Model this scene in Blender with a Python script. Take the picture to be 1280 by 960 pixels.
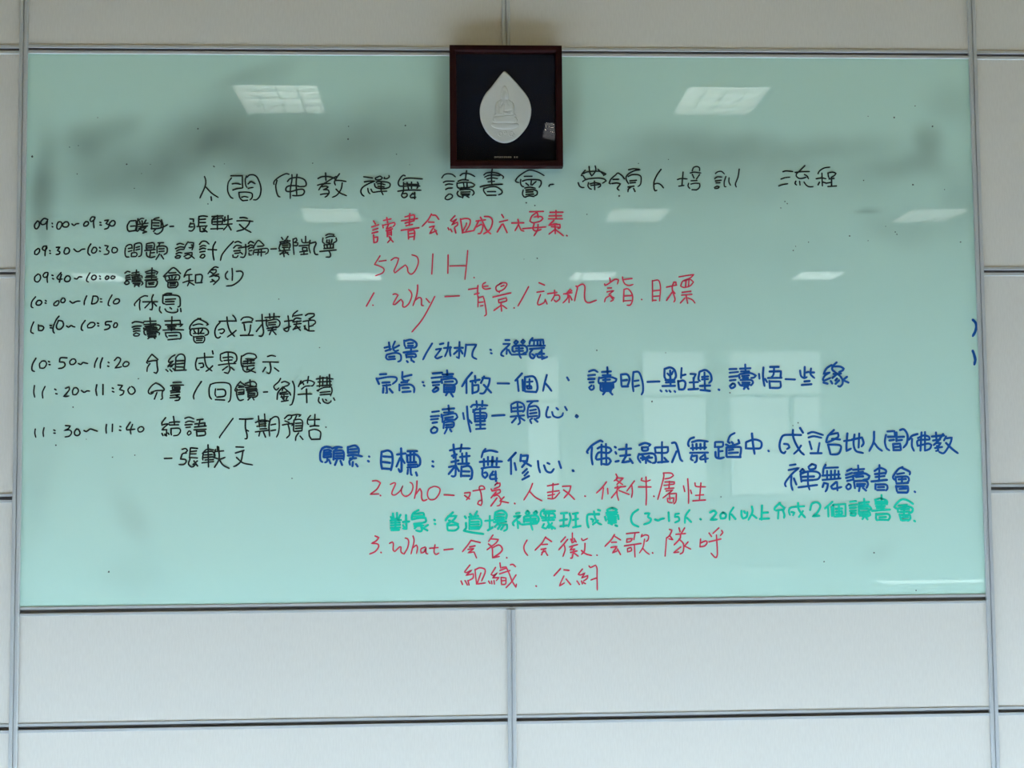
import bpy, bmesh, math, random
from mathutils import Matrix, Vector, noise

random.seed(7)
for o in list(bpy.data.objects):
    bpy.data.objects.remove(o)
SC = bpy.context.scene
COL = SC.collection

# ------------------------------------------------------------------ camera
CAM_R = [[0.9988316, 0.0059035, -0.0479634], [-0.0474584, -0.0673299, -0.9966014], [-0.0091128, 0.9977133, -0.066971]]
CAM_P = [-0.15496, -3.37283, 0.31832]

FLOOR_TO_BOARD = 1.15                      # floor to the lower edge of the whiteboard
cam_d = bpy.data.cameras.new('camera')
cam = bpy.data.objects.new('camera', cam_d)
COL.objects.link(cam)
m = Matrix([CAM_R[0] + [CAM_P[0]], CAM_R[1] + [CAM_P[1]], CAM_R[2] + [CAM_P[2] + FLOOR_TO_BOARD], [0, 0, 0, 1]])
cam.matrix_world = m
cam_d.sensor_width = 36.0
cam_d.lens = 1700.0 * 36.0 / 1280.0
cam_d.clip_start = 0.05
SC.camera = cam

# ------------------------------------------------------------------ light and exposure
SC.view_settings.view_transform = 'Standard'
SC.view_settings.look = 'None'
SC.view_settings.gamma = 1.0
SC.view_settings.use_curve_mapping = False
SC.view_settings.exposure = -0.11
SC.cycles.max_bounces = 8
SC.cycles.diffuse_bounces = 5
SC.cycles.glossy_bounces = 4
SC.cycles.transparent_max_bounces = 8
SC.cycles.use_adaptive_sampling = False
SC.cycles.caustics_reflective = False
SC.cycles.caustics_refractive = False

SKY_STRENGTH = 3.1
SUN_STRENGTH = 146.0
PANEL_GLOW = 10.0
w = bpy.data.worlds.new('sky'); SC.world = w
w.use_nodes = True
bg = w.node_tree.nodes['Background']
bg.inputs['Color'].default_value = (0.94, 0.97, 1.0, 1)
bg.inputs['Strength'].default_value = SKY_STRENGTH
sd = bpy.data.lights.new('sun', 'SUN')
sd.energy = SUN_STRENGTH; sd.angle = math.radians(0.6); sd.color = (1.0, 0.98, 0.96)
sun = bpy.data.objects.new('sun', sd); COL.objects.link(sun)
SUN_DIR = Vector((-math.cos(math.radians(15)), -0.004, -math.sin(math.radians(15))))
sun.rotation_euler = SUN_DIR.to_track_quat('-Z', 'Y').to_euler()
sun.location = (9, -2, 8)

ROOM_L, ROOM_R, ROOM_D, CEIL = -8.0, 8.0, -17.0, 4.14
# window openings: (x or y from, to, z from, to)
REAR_WINDOWS = [(1.02, 1.58, 1.10, 3.30), (2.77, 3.82, 1.10, 3.37), (4.10, 5.60, 1.10, 3.37)]
ADDED_WINDOWS = [(-1.48, -0.20, 0.35, 3.75), (-5.72, -5.36, 1.0, 3.9)]  # unseen openings, added to throw sun on the floor and tabletops

def portal(name, loc, direction, sx, sy):
    d = bpy.data.lights.new(name, 'AREA'); d.shape = 'RECTANGLE'; d.size = sx; d.size_y = sy
    d.cycles.is_portal = True
    o = bpy.data.objects.new(name, d); COL.objects.link(o)
    o.location = loc
    o.rotation_euler = Vector(direction).to_track_quat('-Z', 'Z').to_euler()
for x0, x1, z0, z1 in REAR_WINDOWS:
    portal('window_daylight', ((x0 + x1) / 2, ROOM_D - 0.21, (z0 + z1) / 2), (0, 1, 0), x1 - x0, z1 - z0)
for y0, y1, z0, z1 in ADDED_WINDOWS:
    portal('window_daylight', (ROOM_R + 0.21, (y0 + y1) / 2, (z0 + z1) / 2), (-1, 0, 0), y1 - y0, z1 - z0)

# ------------------------------------------------------------------ helpers
def mat(name, color=(.8, .8, .8), rough=.5, metal=0.0, spec=.5, emit=None, strength=0.0):
    m = bpy.data.materials.new(name); m.use_nodes = True
    b = m.node_tree.nodes['Principled BSDF']
    b.inputs['Base Color'].default_value = (*color, 1)
    b.inputs['Roughness'].default_value = rough
    b.inputs['Metallic'].default_value = metal
    b.inputs['Specular IOR Level'].default_value = spec
    if emit:
        b.inputs['Emission Color'].default_value = (*emit, 1)
        b.inputs['Emission Strength'].default_value = strength
    return m

def N(m, t, **kw):
    n = m.node_tree.nodes.new(t)
    for k, v in kw.items(): setattr(n, k, v)
    return n
def L(m, a, b): m.node_tree.links.new(a, b)
def bsdf(m): return m.node_tree.nodes['Principled BSDF']

def noise_color(m, scale, c0, c1, detail=4.0, bump=0.0, coords='Object', lo=.35, hi=.65):
    tc = N(m, 'ShaderNodeTexCoord'); mp = N(m, 'ShaderNodeMapping'); nz = N(m, 'ShaderNodeTexNoise'); rp = N(m, 'ShaderNodeValToRGB')
    mp.inputs['Scale'].default_value = scale
    nz.inputs['Scale'].default_value = 1.0; nz.inputs['Detail'].default_value = detail
    L(m, tc.outputs[coords], mp.inputs['Vector']); L(m, mp.outputs['Vector'], nz.inputs['Vector']); L(m, nz.outputs['Fac'], rp.inputs['Fac'])
    rp.color_ramp.elements[0].position = lo; rp.color_ramp.elements[1].position = hi
    rp.color_ramp.elements[0].color = (*c0, 1); rp.color_ramp.elements[1].color = (*c1, 1)
    L(m, rp.outputs['Color'], bsdf(m).inputs['Base Color'])
    if bump:
        bp = N(m, 'ShaderNodeBump'); bp.inputs['Strength'].default_value = bump; bp.inputs['Distance'].default_value = .001
        L(m, nz.outputs['Fac'], bp.inputs['Height']); L(m, bp.outputs['Normal'], bsdf(m).inputs['Normal'])

def obj(name, bm, m, parent=None, smooth=False):
    me = bpy.data.meshes.new(name)
    bmesh.ops.recalc_face_normals(bm, faces=bm.faces)
    bm.to_mesh(me); bm.free()
    if m: me.materials.append(m)
    if smooth:
        for p in me.polygons: p.use_smooth = True
    o = bpy.data.objects.new(name, me); COL.objects.link(o)
    if parent: o.parent = parent
    return o

def box(bm, x0, x1, y0, y1, z0, z1, bevel=0.0):
    vs = [bm.verts.new((x, y, z)) for x in (x0, x1) for y in (y0, y1) for z in (z0, z1)]
    fs = [bm.faces.new([vs[i] for i in q]) for q in ((0, 1, 3, 2), (4, 6, 7, 5), (0, 4, 5, 1), (2, 3, 7, 6), (0, 2, 6, 4), (1, 5, 7, 3))]
    if bevel:
        es = {e for f in fs for e in f.edges}
        bmesh.ops.bevel(bm, geom=list(es), offset=bevel, segments=2, affect='EDGES')

def bxo(name, dims, m, parent=None, bevel=0.0):
    bm = bmesh.new(); box(bm, *dims, bevel=bevel); return obj(name, bm, m, parent)

def thing(name, label, cat, loc=(0, 0, 0), group=None):
    o = bpy.data.objects.new(name, None); COL.objects.link(o)
    o.location = loc; o.empty_display_size = .1
    o['label'] = label; o['category'] = cat
    if group: o['group'] = group
    return o
def struct(o, label=None):
    o['kind'] = 'structure'
    if label: o['label'] = label
    return o

def extrude_x(bm, prof, x0, x1):           # closed profile of (y, z) swept along x
    a = [bm.verts.new((x0, y, z)) for y, z in prof]; b = [bm.verts.new((x1, y, z)) for y, z in prof]
    n = len(prof)
    for i in range(n): bm.faces.new((a[i], a[(i + 1) % n], b[(i + 1) % n], b[i]))
    bm.faces.new(a[::-1]); bm.faces.new(b)
def extrude_z(bm, prof, z0, z1):           # closed profile of (x, y) swept along z
    a = [bm.verts.new((x, y, z0)) for x, y in prof]; b = [bm.verts.new((x, y, z1)) for x, y in prof]
    n = len(prof)
    for i in range(n): bm.faces.new((a[i], a[(i + 1) % n], b[(i + 1) % n], b[i]))
    bm.faces.new(a[::-1]); bm.faces.new(b)

# ------------------------------------------------------------------ materials
M_panel = mat('wall_covering', rough=.75, spec=.25)
noise_color(M_panel, (300, 300, 45), (.655, .628, .592), (.688, .662, .626), detail=4, bump=.06)
M_core = mat('partition_core', (.60, .60, .58), .8)
M_alu = mat('aluminium_trim', (.50, .52, .545), .38, .25, .5)
M_gap = mat('trim_groove_gasket', (.24, .24, .26), .8)
M_plaster = mat('painted_plaster', rough=.85, spec=.2)
noise_color(M_plaster, (3, 3, 3), (.56, .41, .24), (.60, .45, .28))
M_ceiling = mat('ceiling_tile', rough=.9, spec=.1)
noise_color(M_ceiling, (40, 40, 40), (.56, .39, .14), (.61, .43, .17))
M_floor = mat('vinyl_floor', rough=.45, spec=.3)
noise_color(M_floor, (6, 6, 6), (.335, .41, .52), (.385, .46, .575))
M_winframe = mat('window_frame_paint', (.55, .56, .57), .4)
M_glass = bpy.data.materials.new('window_glass'); M_glass.use_nodes = True
nt = M_glass.node_tree; nt.nodes.remove(nt.nodes['Principled BSDF'])
tr = nt.nodes.new('ShaderNodeBsdfTransparent'); gl = nt.nodes.new('ShaderNodeBsdfGlossy'); mx = nt.nodes.new('ShaderNodeMixShader')
tr.inputs['Color'].default_value = (.93, .97, .95, 1); gl.inputs['Roughness'].default_value = .0; mx.inputs['Fac'].default_value = .05
nt.links.new(tr.outputs[0], mx.inputs[1]); nt.links.new(gl.outputs[0], mx.inputs[2]); nt.links.new(mx.outputs[0], nt.nodes['Material Output'].inputs['Surface'])

# ------------------------------------------------------------------ the partition wall with the board
Z0 = FLOOR_TO_BOARD
COLS = [-3.6, -2.4, -1.2, 0.0, 1.2, 2.4, 3.6]
ROWS_SIDE = [Z0 + v for v in (-0.833, -0.278, 0.274, 0.825, 1.3855, 1.94, 2.49)]
BOARD_TOP, BOARD_BOTTOM = Z0 + 1.3870, Z0
ROWS_MID = [Z0 - 0.833, Z0 - 0.278, BOARD_BOTTOM, BOARD_TOP, Z0 + 1.94, Z0 + 2.49]
G = 0.004
bm = bmesh.new(); box(bm, ROOM_L - .2, ROOM_R + .2, 0.020, 0.22, -.1, CEIL + .4)
box(bm, ROOM_L - .2, COLS[0] - G, 0, .020, 0, CEIL); box(bm, COLS[-1] + G, ROOM_R + .2, 0, .020, 0, CEIL)
wall = struct(obj('wall_back', bm, M_core), 'pale panelled partition wall behind the whiteboard')
wall.data.materials.clear(); wall.data.materials.append(M_panel)
def vertical_trim(name, x, z0, z1):
    bm = bmesh.new()
    w2, g2, d = .0102, .0011, -.0065
    prof = [(-w2, .012), (-w2, d + .0015), (-w2 + .0015, d), (-g2 - .001, d), (-g2, d + .001), (-g2, d + .004), (g2, d + .004), (g2, d + .001), (g2 + .001, d), (w2 - .0015, d), (w2, d + .0015), (w2, .012)]
    extrude_z(bm, [(x + a, b) for a, b in prof], z0, z1)
    return struct(obj(name, bm, M_alu), 'upright grey aluminium joint strip with a fine centre groove')
def cross_trim(name, x0, x1, z, gap=.0075):
    bm = bmesh.new()
    d, h = -.0020, .0115
    prof = [(.012, h), (d + .001, h), (d, h - .001), (d, gap / 2 + .0005), (d + .0005, gap / 2), (.0055, gap / 2), (.0055, -gap / 2), (d + .0005, -gap / 2), (d, -gap / 2 - .0005), (d, -h + .001), (d + .001, -h), (.012, -h)]
    extrude_x(bm, [(a, z + b) for a, b in prof], x0, x1)
    o = struct(obj(name, bm, M_alu), 'level grey aluminium joint strip with a dark recessed groove')
    o.data.materials.append(M_gap)
    for p in o.data.polygons:
        c = p.center
        if abs(c.z - z) < gap / 2 + 1e-4 and c.y > d + .0006 and c.y < .0115 and len(p.vertices) == 4: p.material_index = 1
    return o
trim_no = 0
for x in COLS:
    if x == 0.0:
        for a, b in ((0, BOARD_BOTTOM - .0115), (BOARD_TOP + .0115, CEIL)):
            trim_no += 1; vertical_trim('trim_%d' % trim_no, x, a, b)
    else:
        trim_no += 1; vertical_trim('trim_%d' % trim_no, x, 0, CEIL)
for i in range(len(COLS) - 1):
    x0, x1 = COLS[i] + .0102, COLS[i + 1] - .0102
    mid = -1.3 < COLS[i] < 1.1
    rows = ROWS_MID if mid else ROWS_SIDE
    for z in rows:
        trim_no += 1
        if mid and z in (BOARD_BOTTOM, BOARD_TOP):
            if COLS[i] < -1: cross_trim('trim_%d' % trim_no, x0, COLS[i + 2] - .0102, z, .009 if z == BOARD_BOTTOM else .0065)
        else:
            cross_trim('trim_%d' % trim_no, x0, x1, z, .0065 if z > Z0 + .8 else .008)
    edges = [0.0] + rows + [CEIL]
    for a, b in zip(edges[:-1], edges[1:]):
        if mid and a == BOARD_BOTTOM: continue
        bm = bmesh.new(); box(bm, COLS[i] + G, COLS[i + 1] - G, 0.0, .0195, a + (G if a > 0 else 0), b - G)
        obj('panel', bm, M_panel, wall)

# ------------------------------------------------------------------ rest of the room
def holed(bm, u0, u1, z0, z1, holes, put):
    us = sorted({u0, u1, *[h[0] for h in holes], *[h[1] for h in holes]}); zs = sorted({z0, z1, *[h[2] for h in holes], *[h[3] for h in holes]})
    for a, b in zip(us[:-1], us[1:]):
        for c, d in zip(zs[:-1], zs[1:]):
            um, zm = (a + b) / 2, (c + d) / 2
            if not any(h[0] < um < h[1] and h[2] < zm < h[3] for h in holes): put(a, b, c, d)
bm = bmesh.new(); holed(bm, ROOM_L - .2, ROOM_R + .2, -.1, CEIL + .4, REAR_WINDOWS, lambda a, b, c, d: box(bm, a, b, ROOM_D - .2, ROOM_D, c, d))
struct(obj('wall_front', bm, M_plaster))
bm = bmesh.new(); holed(bm, ROOM_D - .2, .02, -.1, CEIL + .4, ADDED_WINDOWS, lambda a, b, c, d: box(bm, ROOM_R, ROOM_R + .2, a, b, c, d))
struct(obj('wall_right', bm, M_plaster))
struct(bxo('wall_left', (ROOM_L - .2, ROOM_L, ROOM_D - .2, .02, -.1, CEIL + .4), M_plaster))
struct(bxo('floor', (ROOM_L - .2, ROOM_R + .2, ROOM_D - .2, .22, -.12, 0), M_floor))
LAMP_X = [-5.05, -1.62, 1.52, 4.60]; LAMP_Y = [-5.80, -10.10, -14.40]; LW, LD = .60, .74
holes = [(x, x + LW, y - LD, y) for x in LAMP_X for y in LAMP_Y]
bm = bmesh.new(); holed(bm, ROOM_L - .2, ROOM_R + .2, ROOM_D - .2, .02, holes, lambda a, b, c, d: box(bm, a, b, c, d, CEIL, CEIL + .02))
box(bm, ROOM_L - .2, ROOM_R + .2, ROOM_D - .2, .22, CEIL + .38, CEIL + .42)
struct(obj('ceiling', bm, M_ceiling))
wn = 0
for x0, x1, z0, z1 in REAR_WINDOWS:
    wn += 1; bm = bmesh.new(); y0, y1, t = ROOM_D - .15, ROOM_D - .09, .05
    box(bm, x0, x0 + t, y0, y1, z0, z1); box(bm, x1 - t, x1, y0, y1, z0, z1); box(bm, x0 + t, x1 - t, y0, y1, z0, z0 + t); box(bm, x0 + t, x1 - t, y0, y1, z1 - t, z1)
    box(bm, x0 + t, x1 - t, y0, y1, z1 - .75, z1 - .70)
    if x1 - x0 > 1.3: box(bm, x0 + .95, x0 + 1.03, y0, y1, z0 + t, z1 - .75)
    o = struct(obj('window_%d' % wn, bm, M_winframe)); bxo('glass_pane', (x0 + t, x1 - t, ROOM_D - .123, ROOM_D - .117, z0 + t, z1 - t), M_glass, o)
for y0, y1, z0, z1 in ADDED_WINDOWS:  # frames for the side openings added to let sun in
    wn += 1; bm = bmesh.new(); x0, x1, t = ROOM_R + .09, ROOM_R + .15, .05
    box(bm, x0, x1, y0, y0 + t, z0, z1); box(bm, x0, x1, y1 - t, y1, z0, z1); box(bm, x0, x1, y0 + t, y1 - t, z0, z0 + t); box(bm, x0, x1, y0 + t, y1 - t, z1 - t, z1)
    o = struct(obj('window_%d' % wn, bm, M_winframe)); bxo('glass_pane', (ROOM_R + .117, ROOM_R + .123, y0 + t, y1 - t, z0 + t, z1 - t), M_glass, o)

# ------------------------------------------------------------------ the glass whiteboard
INK = {
'title': ('k', 2.9,
 '-1507,2133 6,-20 -3,-30 -25,-58;-1499,2079 27,-29 33,-22;-1474,2031 2,-18/-1374,2126 -16,-25 -2,-41 14,-30 12,-7;-1377,2137 57,0 0,0 0,-31 2,-29;-1370,2096 18,2 23,-4;-1367,2065 21,7 28,4;-1337,2053 3,-23 12,-16 10,-3;-1336,2053 34,2 27,-5 5,-10 -3,-15 -9,-9;-1323,2029 14,4 17,-4;-1317,2012 23,2;-1300,2136 -6,-20 3,-28 6,-10;-1297,2130 12,11 22,0 18,-15 16,-45 -3,-41 -16,-22 -17,-2;-1292,2096 15,11 20,-10;-1291,2073 14,4 10,1/-1090,2145 -14,3 -30,-14 -25,-20 -6,-13 2,-8;-1149,2114 -6,-28 4,-30 8,-21 9,-4;-1042,2085 -23,3 -29,-3 -11,-12 3,-13 23,-2 34,10 25,1 7,-13 -10,-15 -27,-4 -22,1;-1097,2109 15,15 37,5 30,-10 11,-20 -6,-14 -32,-3;-1075,2143 0,-27 -7,-40 -1,-53;-1050,2144 -4,-43 3,-60/-948,2090 12,4 25,4 27,1;-945,2124 19,9 30,1 25,-6 15,-9;-856,2134 -35,-20 -35,-25 -16,-23;-933,2043 22,4 20,1;-927,2082 21,3 12,-4 -12,-8 -12,-5;-918,2068 22,-2 5,-15 -10,-15 -10,-6;-908,2152 1,-30 1,-8;-825,2102 -6,-31 -20,-30 -23,-12;-839,2148 -15,-21 -10,-21 5,-15;-861,2114 25,0 30,-5;-856,2070 20,-19 32,-14/-715,2107 28,4 25,0 -30,-12 -30,-18 -11,-20 6,-18 10,-8;-718,2133 43,-6;-698,2074 3,-18 8,-9;-682,2070 7,-14 10,-1 28,4 34,1;-665,2098 5,-17 18,-7 30,0 21,7 4,16 -15,9 -45,3 -10,-5;-642,2135 -18,-8 3,-9 20,0 12,9 -10,9 -7,-1;-650,2097 18,1 20,-5;-647,2085 30,-3;-631,2107 -1,-41 10,-24;-615,2130 -2,-6 15,0 11,8 -2,8/-548,2060 40,5 75,0;-512,2138 -8,3 -12,-9 -13,-23 0,-15 7,-8 25,0 40,2 35,-2;-520,2061 -10,-23 12,-11 16,9 -3,13 -20,-2;-522,2117 10,7 30,2 57,-4;-520,2104 0,-34;-520,2097 32,-2 40,-1;-502,2104 7,-33;-475,2049 -11,-13 3,-9 25,3;-480,2106 0,-31;-480,2045 17,1;-464,2054 0,-32;-450,2106 5,-14 -8,-18/-328,2128 11,15 17,6 23,-3 17,-13;-320,2105 13,6 41,0;-295,2045 -15,-14 -2,-10 14,-4 18,9 5,11 -8,8 -12,0;-310,2092 15,5 21,-2;-309,2069 11,6 23,2/-252,2102 0,-15 6,-10 19,-3;-247,2060 -5,-11 7,-13 15,-6;-250,2100 33,5 35,-2 19,-10 -9,-10 -15,-2;-247,2111 20,7 32,-2;-238,2067 31,3 30,-3 10,-16 -8,-11;-236,2140 14,10 25,0 20,-7 14,-8;-233,2056 46,1;-233,2047 43,-1;-232,2077 42,2;-228,2039 35,1;-220,2041 -5,-14;-220,2102 3,-20;-204,2164 -6,-42;-205,2036 12,-7;-202,2103 0,-21/-136,2082 19,6 40,5 53,3;-117,2077 -2,-15 12,-18;-117,2143 13,10 28,3 30,-5 27,-16 -3,-10;-117,2074 35,9 30,-2 25,-19 -2,-13 -15,-7;-113,2132 17,8 30,3 30,-4;-103,2039 46,1;-102,2123 26,5 27,-4;-100,2058 41,0;-96,2108 32,3;-75,2173 -4,-30 1,-46/185,2141 -30,17 -37,10 -28,-9 -36,-26 -12,-20 5,-6 12,-2;68,2120 -1,-20 7,-14 9,-3;80,2066 -4,-19 8,-15 10,-2;77,2112 23,7 50,0 19,-6 1,-18 -10,-15;86,2136 39,1;88,2077 26,4 28,-5;89,2031 22,6 23,-4;94,2101 13,-10;94,2066 30,3 25,-7 0,-18 -12,-7;94,2056 35,2;94,2044 38,2;122,2118 -3,-25;145,2110 -20,-18/210,2086 5,8 19,2/358,2104 6,-16 12,-8 11,0;394,2168 -15,-17 -6,-11 11,-1 6,-12 10,-8;381,2110 11,8 21,6 45,4 31,-5 11,-9 -19,-12;383,2150 20,9 30,3 36,0 31,-13 -14,-8;410,2104 -3,-16 8,-13 10,-4;414,2187 3,-28 9,-20;417,2098 26,6 25,-6 2,-11 -12,-7;422,2090 41,5;445,2190 3,-21 -10,-18 -11,-12;440,2113 1,-44;459,2173 30,-29/521,2099 -7,3 10,21 26,23 10,8 20,-13 13,-17;529,2100 25,3 18,-4 -8,-11 -9,-13 9,-9;534,2121 28,1/614,2171 28,5 32,-5 -27,-4 -31,-15 -15,-18 2,-18 10,-17;628,2085 -16,-13 -3,-14;610,2083 30,4;611,2136 20,9 30,0 15,-9 0,-28 -5,-15 -11,-8;620,2114 33,3;620,2103 28,3;638,2075 7,-15/779,2173 -21,-29 -16,-36 0,-33 5,-12 9,3;745,2098 17,3 16,-8 12,-15/862,2121 18,5 31,-2;868,2087 26,4;891,2159 -7,-68;918,2102 -3,-15 9,-12;928,2155 19,4 35,-4;930,2098 21,4 23,-1 1,-15 -9,-13 -11,-5;931,2115 30,1;935,2069 23,-1;938,2166 7,17 18,5 12,-7 0,-15;938,2148 8,-19;975,2147 -16,-23/1063,2087 -14,-6 3,-6 16,2 7,7 -12,3;1052,2127 14,8 23,-1;1056,2152 12,9 19,2 15,-13;1056,2114 28,4;1058,2104 20,1;1109,2137 -9,-28 1,-23 8,-1;1125,2130 -1,-21 8,-17/1178,2175 -7,-40 -14,-36 4,-16/1379,2089 22,7 24,4;1391,2124 21,7 25,3;1402,2162 16,4 33,-3/1467,2113 -4,-11 7,-8;1465,2158 30,4 43,1;1515,2193 -31,-30 -13,-13 0,-12 13,-10 18,0 18,6;1486,2113 2,-19;1509,2109 10,-15 15,-9 20,0;1512,2148 13,-8 7,-14/1572,2126 30,4 20,-4;1588,2108 -7,-13;1582,2152 8,14 23,15 31,5;1602,2155 1,-65;1606,2109 16,-5;1622,2103 23,4;1631,2086 44,3;1633,2156 2,-18 4,-8;1633,2156 26,4 16,-6 -9,-11 -18,-10;1638,2125 26,3;1651,2128 -1,-40'),
'row_one': ('k', 2.9,
 '-2322,1910 -13,-18 1,-17 10,-4 11,16 -1,18 -8,5;-2272,1917 -18,5 -16,-17 6,-13 17,4 10,19 -3,-25 1,-23/-2251,1899 2,-3;-2250,1882 3,-2/-2220,1905 -7,-15 1,-18 12,-2 11,20 -4,15 -13,0;-2188,1905 -12,-13 5,-11 17,-1 9,12 -7,13 -12,0;-2154,1895 10,-8 10,8 14,2/-2086,1907 -10,-12 1,-11 14,2 8,11 -3,8 -10,2;-2043,1929 -14,1 -9,-15 5,-9 14,9 6,15 -8,-25 3,-30/-2018,1903 5,-1;-2017,1890 6,-1;-1994,1912 19,3 -13,-18 15,-7 -5,-15 -17,-6;-1959,1911 -12,-14 5,-11 15,0 8,14 -6,11 -10,0/-1873,1907 -11,-22 4,-23 12,-5;-1875,1857 31,5;-1868,1910 26,2 3,-22 -5,-29;-1868,1883 22,2;-1832,1921 -7,-61;-1805,1897 -17,-25 -12,-15;-1832,1892 49,7;-1829,1912 12,10 14,0;-1829,1882 44,3;-1827,1872 37,8 -19,-18;-1824,1907 2,-7;-1819,1867 29,-12;-1812,1911 1,-9;-1807,1850 17,6;-1793,1914 -7,-13/-1767,1872 24,-1 29,6 27,14;-1764,1915 -1,-45;-1729,1927 -20,-5 -9,-7;-1758,1900 29,0;-1756,1915 29,-3 9,-12 -1,-20;-1756,1887 27,-2;-1743,1872 -12,-15;-1717,1915 8,-30 -5,-25 -22,-16 -15,6/-1675,1882 17,1/-1574,1895 17,1 2,-21 -12,-15 -15,1;-1574,1900 -8,-20 20,0;-1577,1920 17,-1 0,-14;-1542,1882 49,3;-1533,1930 -2,-48;-1533,1932 20,3 22,-3;-1528,1917 27,2;-1528,1902 27,0;-1528,1882 1,-25 24,0;-1498,1880 -17,-25 -12,5;-1513,1872 20,-17/-1474,1870 59,2;-1469,1932 54,3;-1444,1935 -22,-15 -3,-25;-1464,1917 44,8 5,-10 -5,-23;-1464,1892 42,0;-1461,1905 39,2;-1442,1937 0,-70;-1415,1892 45,3;-1390,1937 -2,-45 -20,-28;-1410,1912 40,8;-1405,1930 -2,-23;-1390,1892 15,-27/-1346,1910 40,1 39,-4;-1282,1910 -7,-18 -22,-23 -35,-11;-1333,1892 22,-20 34,-19;-1331,1926 20,1 17,-5'),
'row_two': ('k', 2.9,
 '-2317,1773 -15,-13 -1,-15 11,-2 11,12 1,14 -7,4;-2276,1785 -15,-2 -5,-13 10,-7 11,10 0,11 -7,-24 -1,-24;-2261,1763 3,-3;-2260,1749 4,-1/-2228,1778 17,2 -12,-17 12,-8 -4,-10 -14,-2/-2184,1775 -7,-20 7,-10 15,5 5,15 -8,11 -12,-1/-2143,1770 13,-12 12,0 14,10 15,2;-2061,1795 -11,-20 -2,-25 10,-12;-2048,1778 -9,-18 5,-10 14,3 7,15 -7,10 -10,0/-2018,1778 3,-3;-2018,1760 4,-2/-1992,1787 17,-2 -9,-17 12,-10 -6,-13 -18,-2;-1953,1777 -5,-15 6,-11 17,4 4,14 -9,8 -13,0/-1892,1775 -2,-23 5,-20 15,-2;-1889,1782 12,9 15,-1 3,-18;-1877,1772 16,3;-1877,1757 17,5;-1862,1749 -1,-17 23,0;-1861,1750 21,2 5,-10 -5,-10;-1848,1792 -2,-32;-1845,1795 17,5 14,-5 2,-35 -4,-23 -12,-5;-1840,1777 17,5;-1840,1765 17,4/-1797,1762 50,5;-1789,1795 -1,-25 11,-5;-1789,1752 3,-17 19,-8 20,5;-1788,1796 31,5 7,-14 -5,-20;-1784,1785 22,1;-1784,1775 22,1;-1769,1762 -3,-27;-1769,1750 19,2;-1725,1745 -17,-28;-1738,1782 1,-32;-1735,1782 27,3 19,-8 0,-25 -14,-10;-1733,1800 27,1;-1723,1800 -7,-15;-1728,1770 25,1;-1728,1757 25,2;-1718,1740 13,-20/-1637,1737 -12,-7 5,-6 17,1 5,10 -15,2;-1647,1771 22,9 24,-3;-1644,1745 14,7 15,-2;-1642,1759 17,8 20,0;-1640,1792 15,5 19,-5;-1586,1805 -12,-18 -7,-17;-1605,1732 24,10 27,-20;-1600,1747 34,5 -2,-17 -17,-13 -15,3;-1581,1802 22,-1 -2,-16 -13,-10 -7,2;-1569,1790 10,-3 -7,-22/-1530,1792 13,15 19,0 15,-13;-1529,1767 17,7 14,-4;-1527,1780 15,7 14,-3;-1527,1754 25,4;-1517,1742 -10,-13 13,-5 11,10 -4,8 -10,0;-1488,1767 42,-2;-1451,1805 -12,-26 0,-35 5,-30/-1363,1807 -31,-33 -25,-35 -7,-27/-1365,1739 0,-10 18,-2 7,10;-1362,1774 14,13 25,-3;-1360,1759 30,3;-1355,1802 15,5 17,-8;-1355,1747 20,2;-1338,1774 52,8;-1330,1754 12,-10;-1303,1792 1,-43 -9,-21 -17,1/-1289,1797 10,10 17,-8;-1289,1784 10,5 15,-4;-1289,1769 13,8 15,-3;-1286,1759 15,3;-1286,1749 0,-10 12,0;-1266,1774 14,25 13,13 17,-13 11,-12;-1261,1764 -5,-22;-1259,1764 62,8 5,-18 -13,-11;-1256,1752 49,2;-1244,1782 27,2;-1239,1767 -3,-28;-1225,1769 -1,-35/-1178,1769 27,1/-1131,1797 -7,-25 5,-8;-1138,1759 54,5;-1133,1804 49,6;-1114,1774 0,-15 -19,-18;-1133,1745 39,6;-1131,1794 42,5 5,-18 -5,-10;-1126,1827 7,-10;-1121,1787 27,2;-1121,1777 27,1;-1116,1751 3,-20;-1111,1812 -3,-13;-1111,1759 20,-18;-1094,1832 -12,-20;-1096,1813 -2,-14;-1069,1819 2,-45 3,-33;-1069,1817 15,7 4,-12 -12,-10;-1062,1802 17,-3 -4,-13 -15,0/-1039,1784 44,4;-1035,1754 38,5;-1030,1741 33,3;-1027,1817 5,-15 22,-1 16,5;-1022,1776 22,0 -2,-15 -20,0 0,15;-1015,1759 0,-18;-1007,1832 0,-28;-988,1796 -2,-22 7,-25;-988,1796 30,8 3,-8 -10,-27 5,-25 14,-3;-985,1812 -1,-13/-936,1756 80,8;-921,1824 -2,-20 10,-8;-916,1789 45,5;-916,1789 3,-18;-916,1771 47,3;-907,1837 16,7 25,-2 -5,-10;-906,1825 20,7 25,0;-891,1758 7,-14 -2,-15 -20,-1;-901,1814 -2,-13 17,-2;-901,1790 2,-16;-891,1814 2,-8;-884,1791 0,-17;-876,1816 -3,-15;-869,1793 -2,-19;-856,1824 2,-15 -15,-10'),
'row_three': ('k', 2.9,
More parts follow.
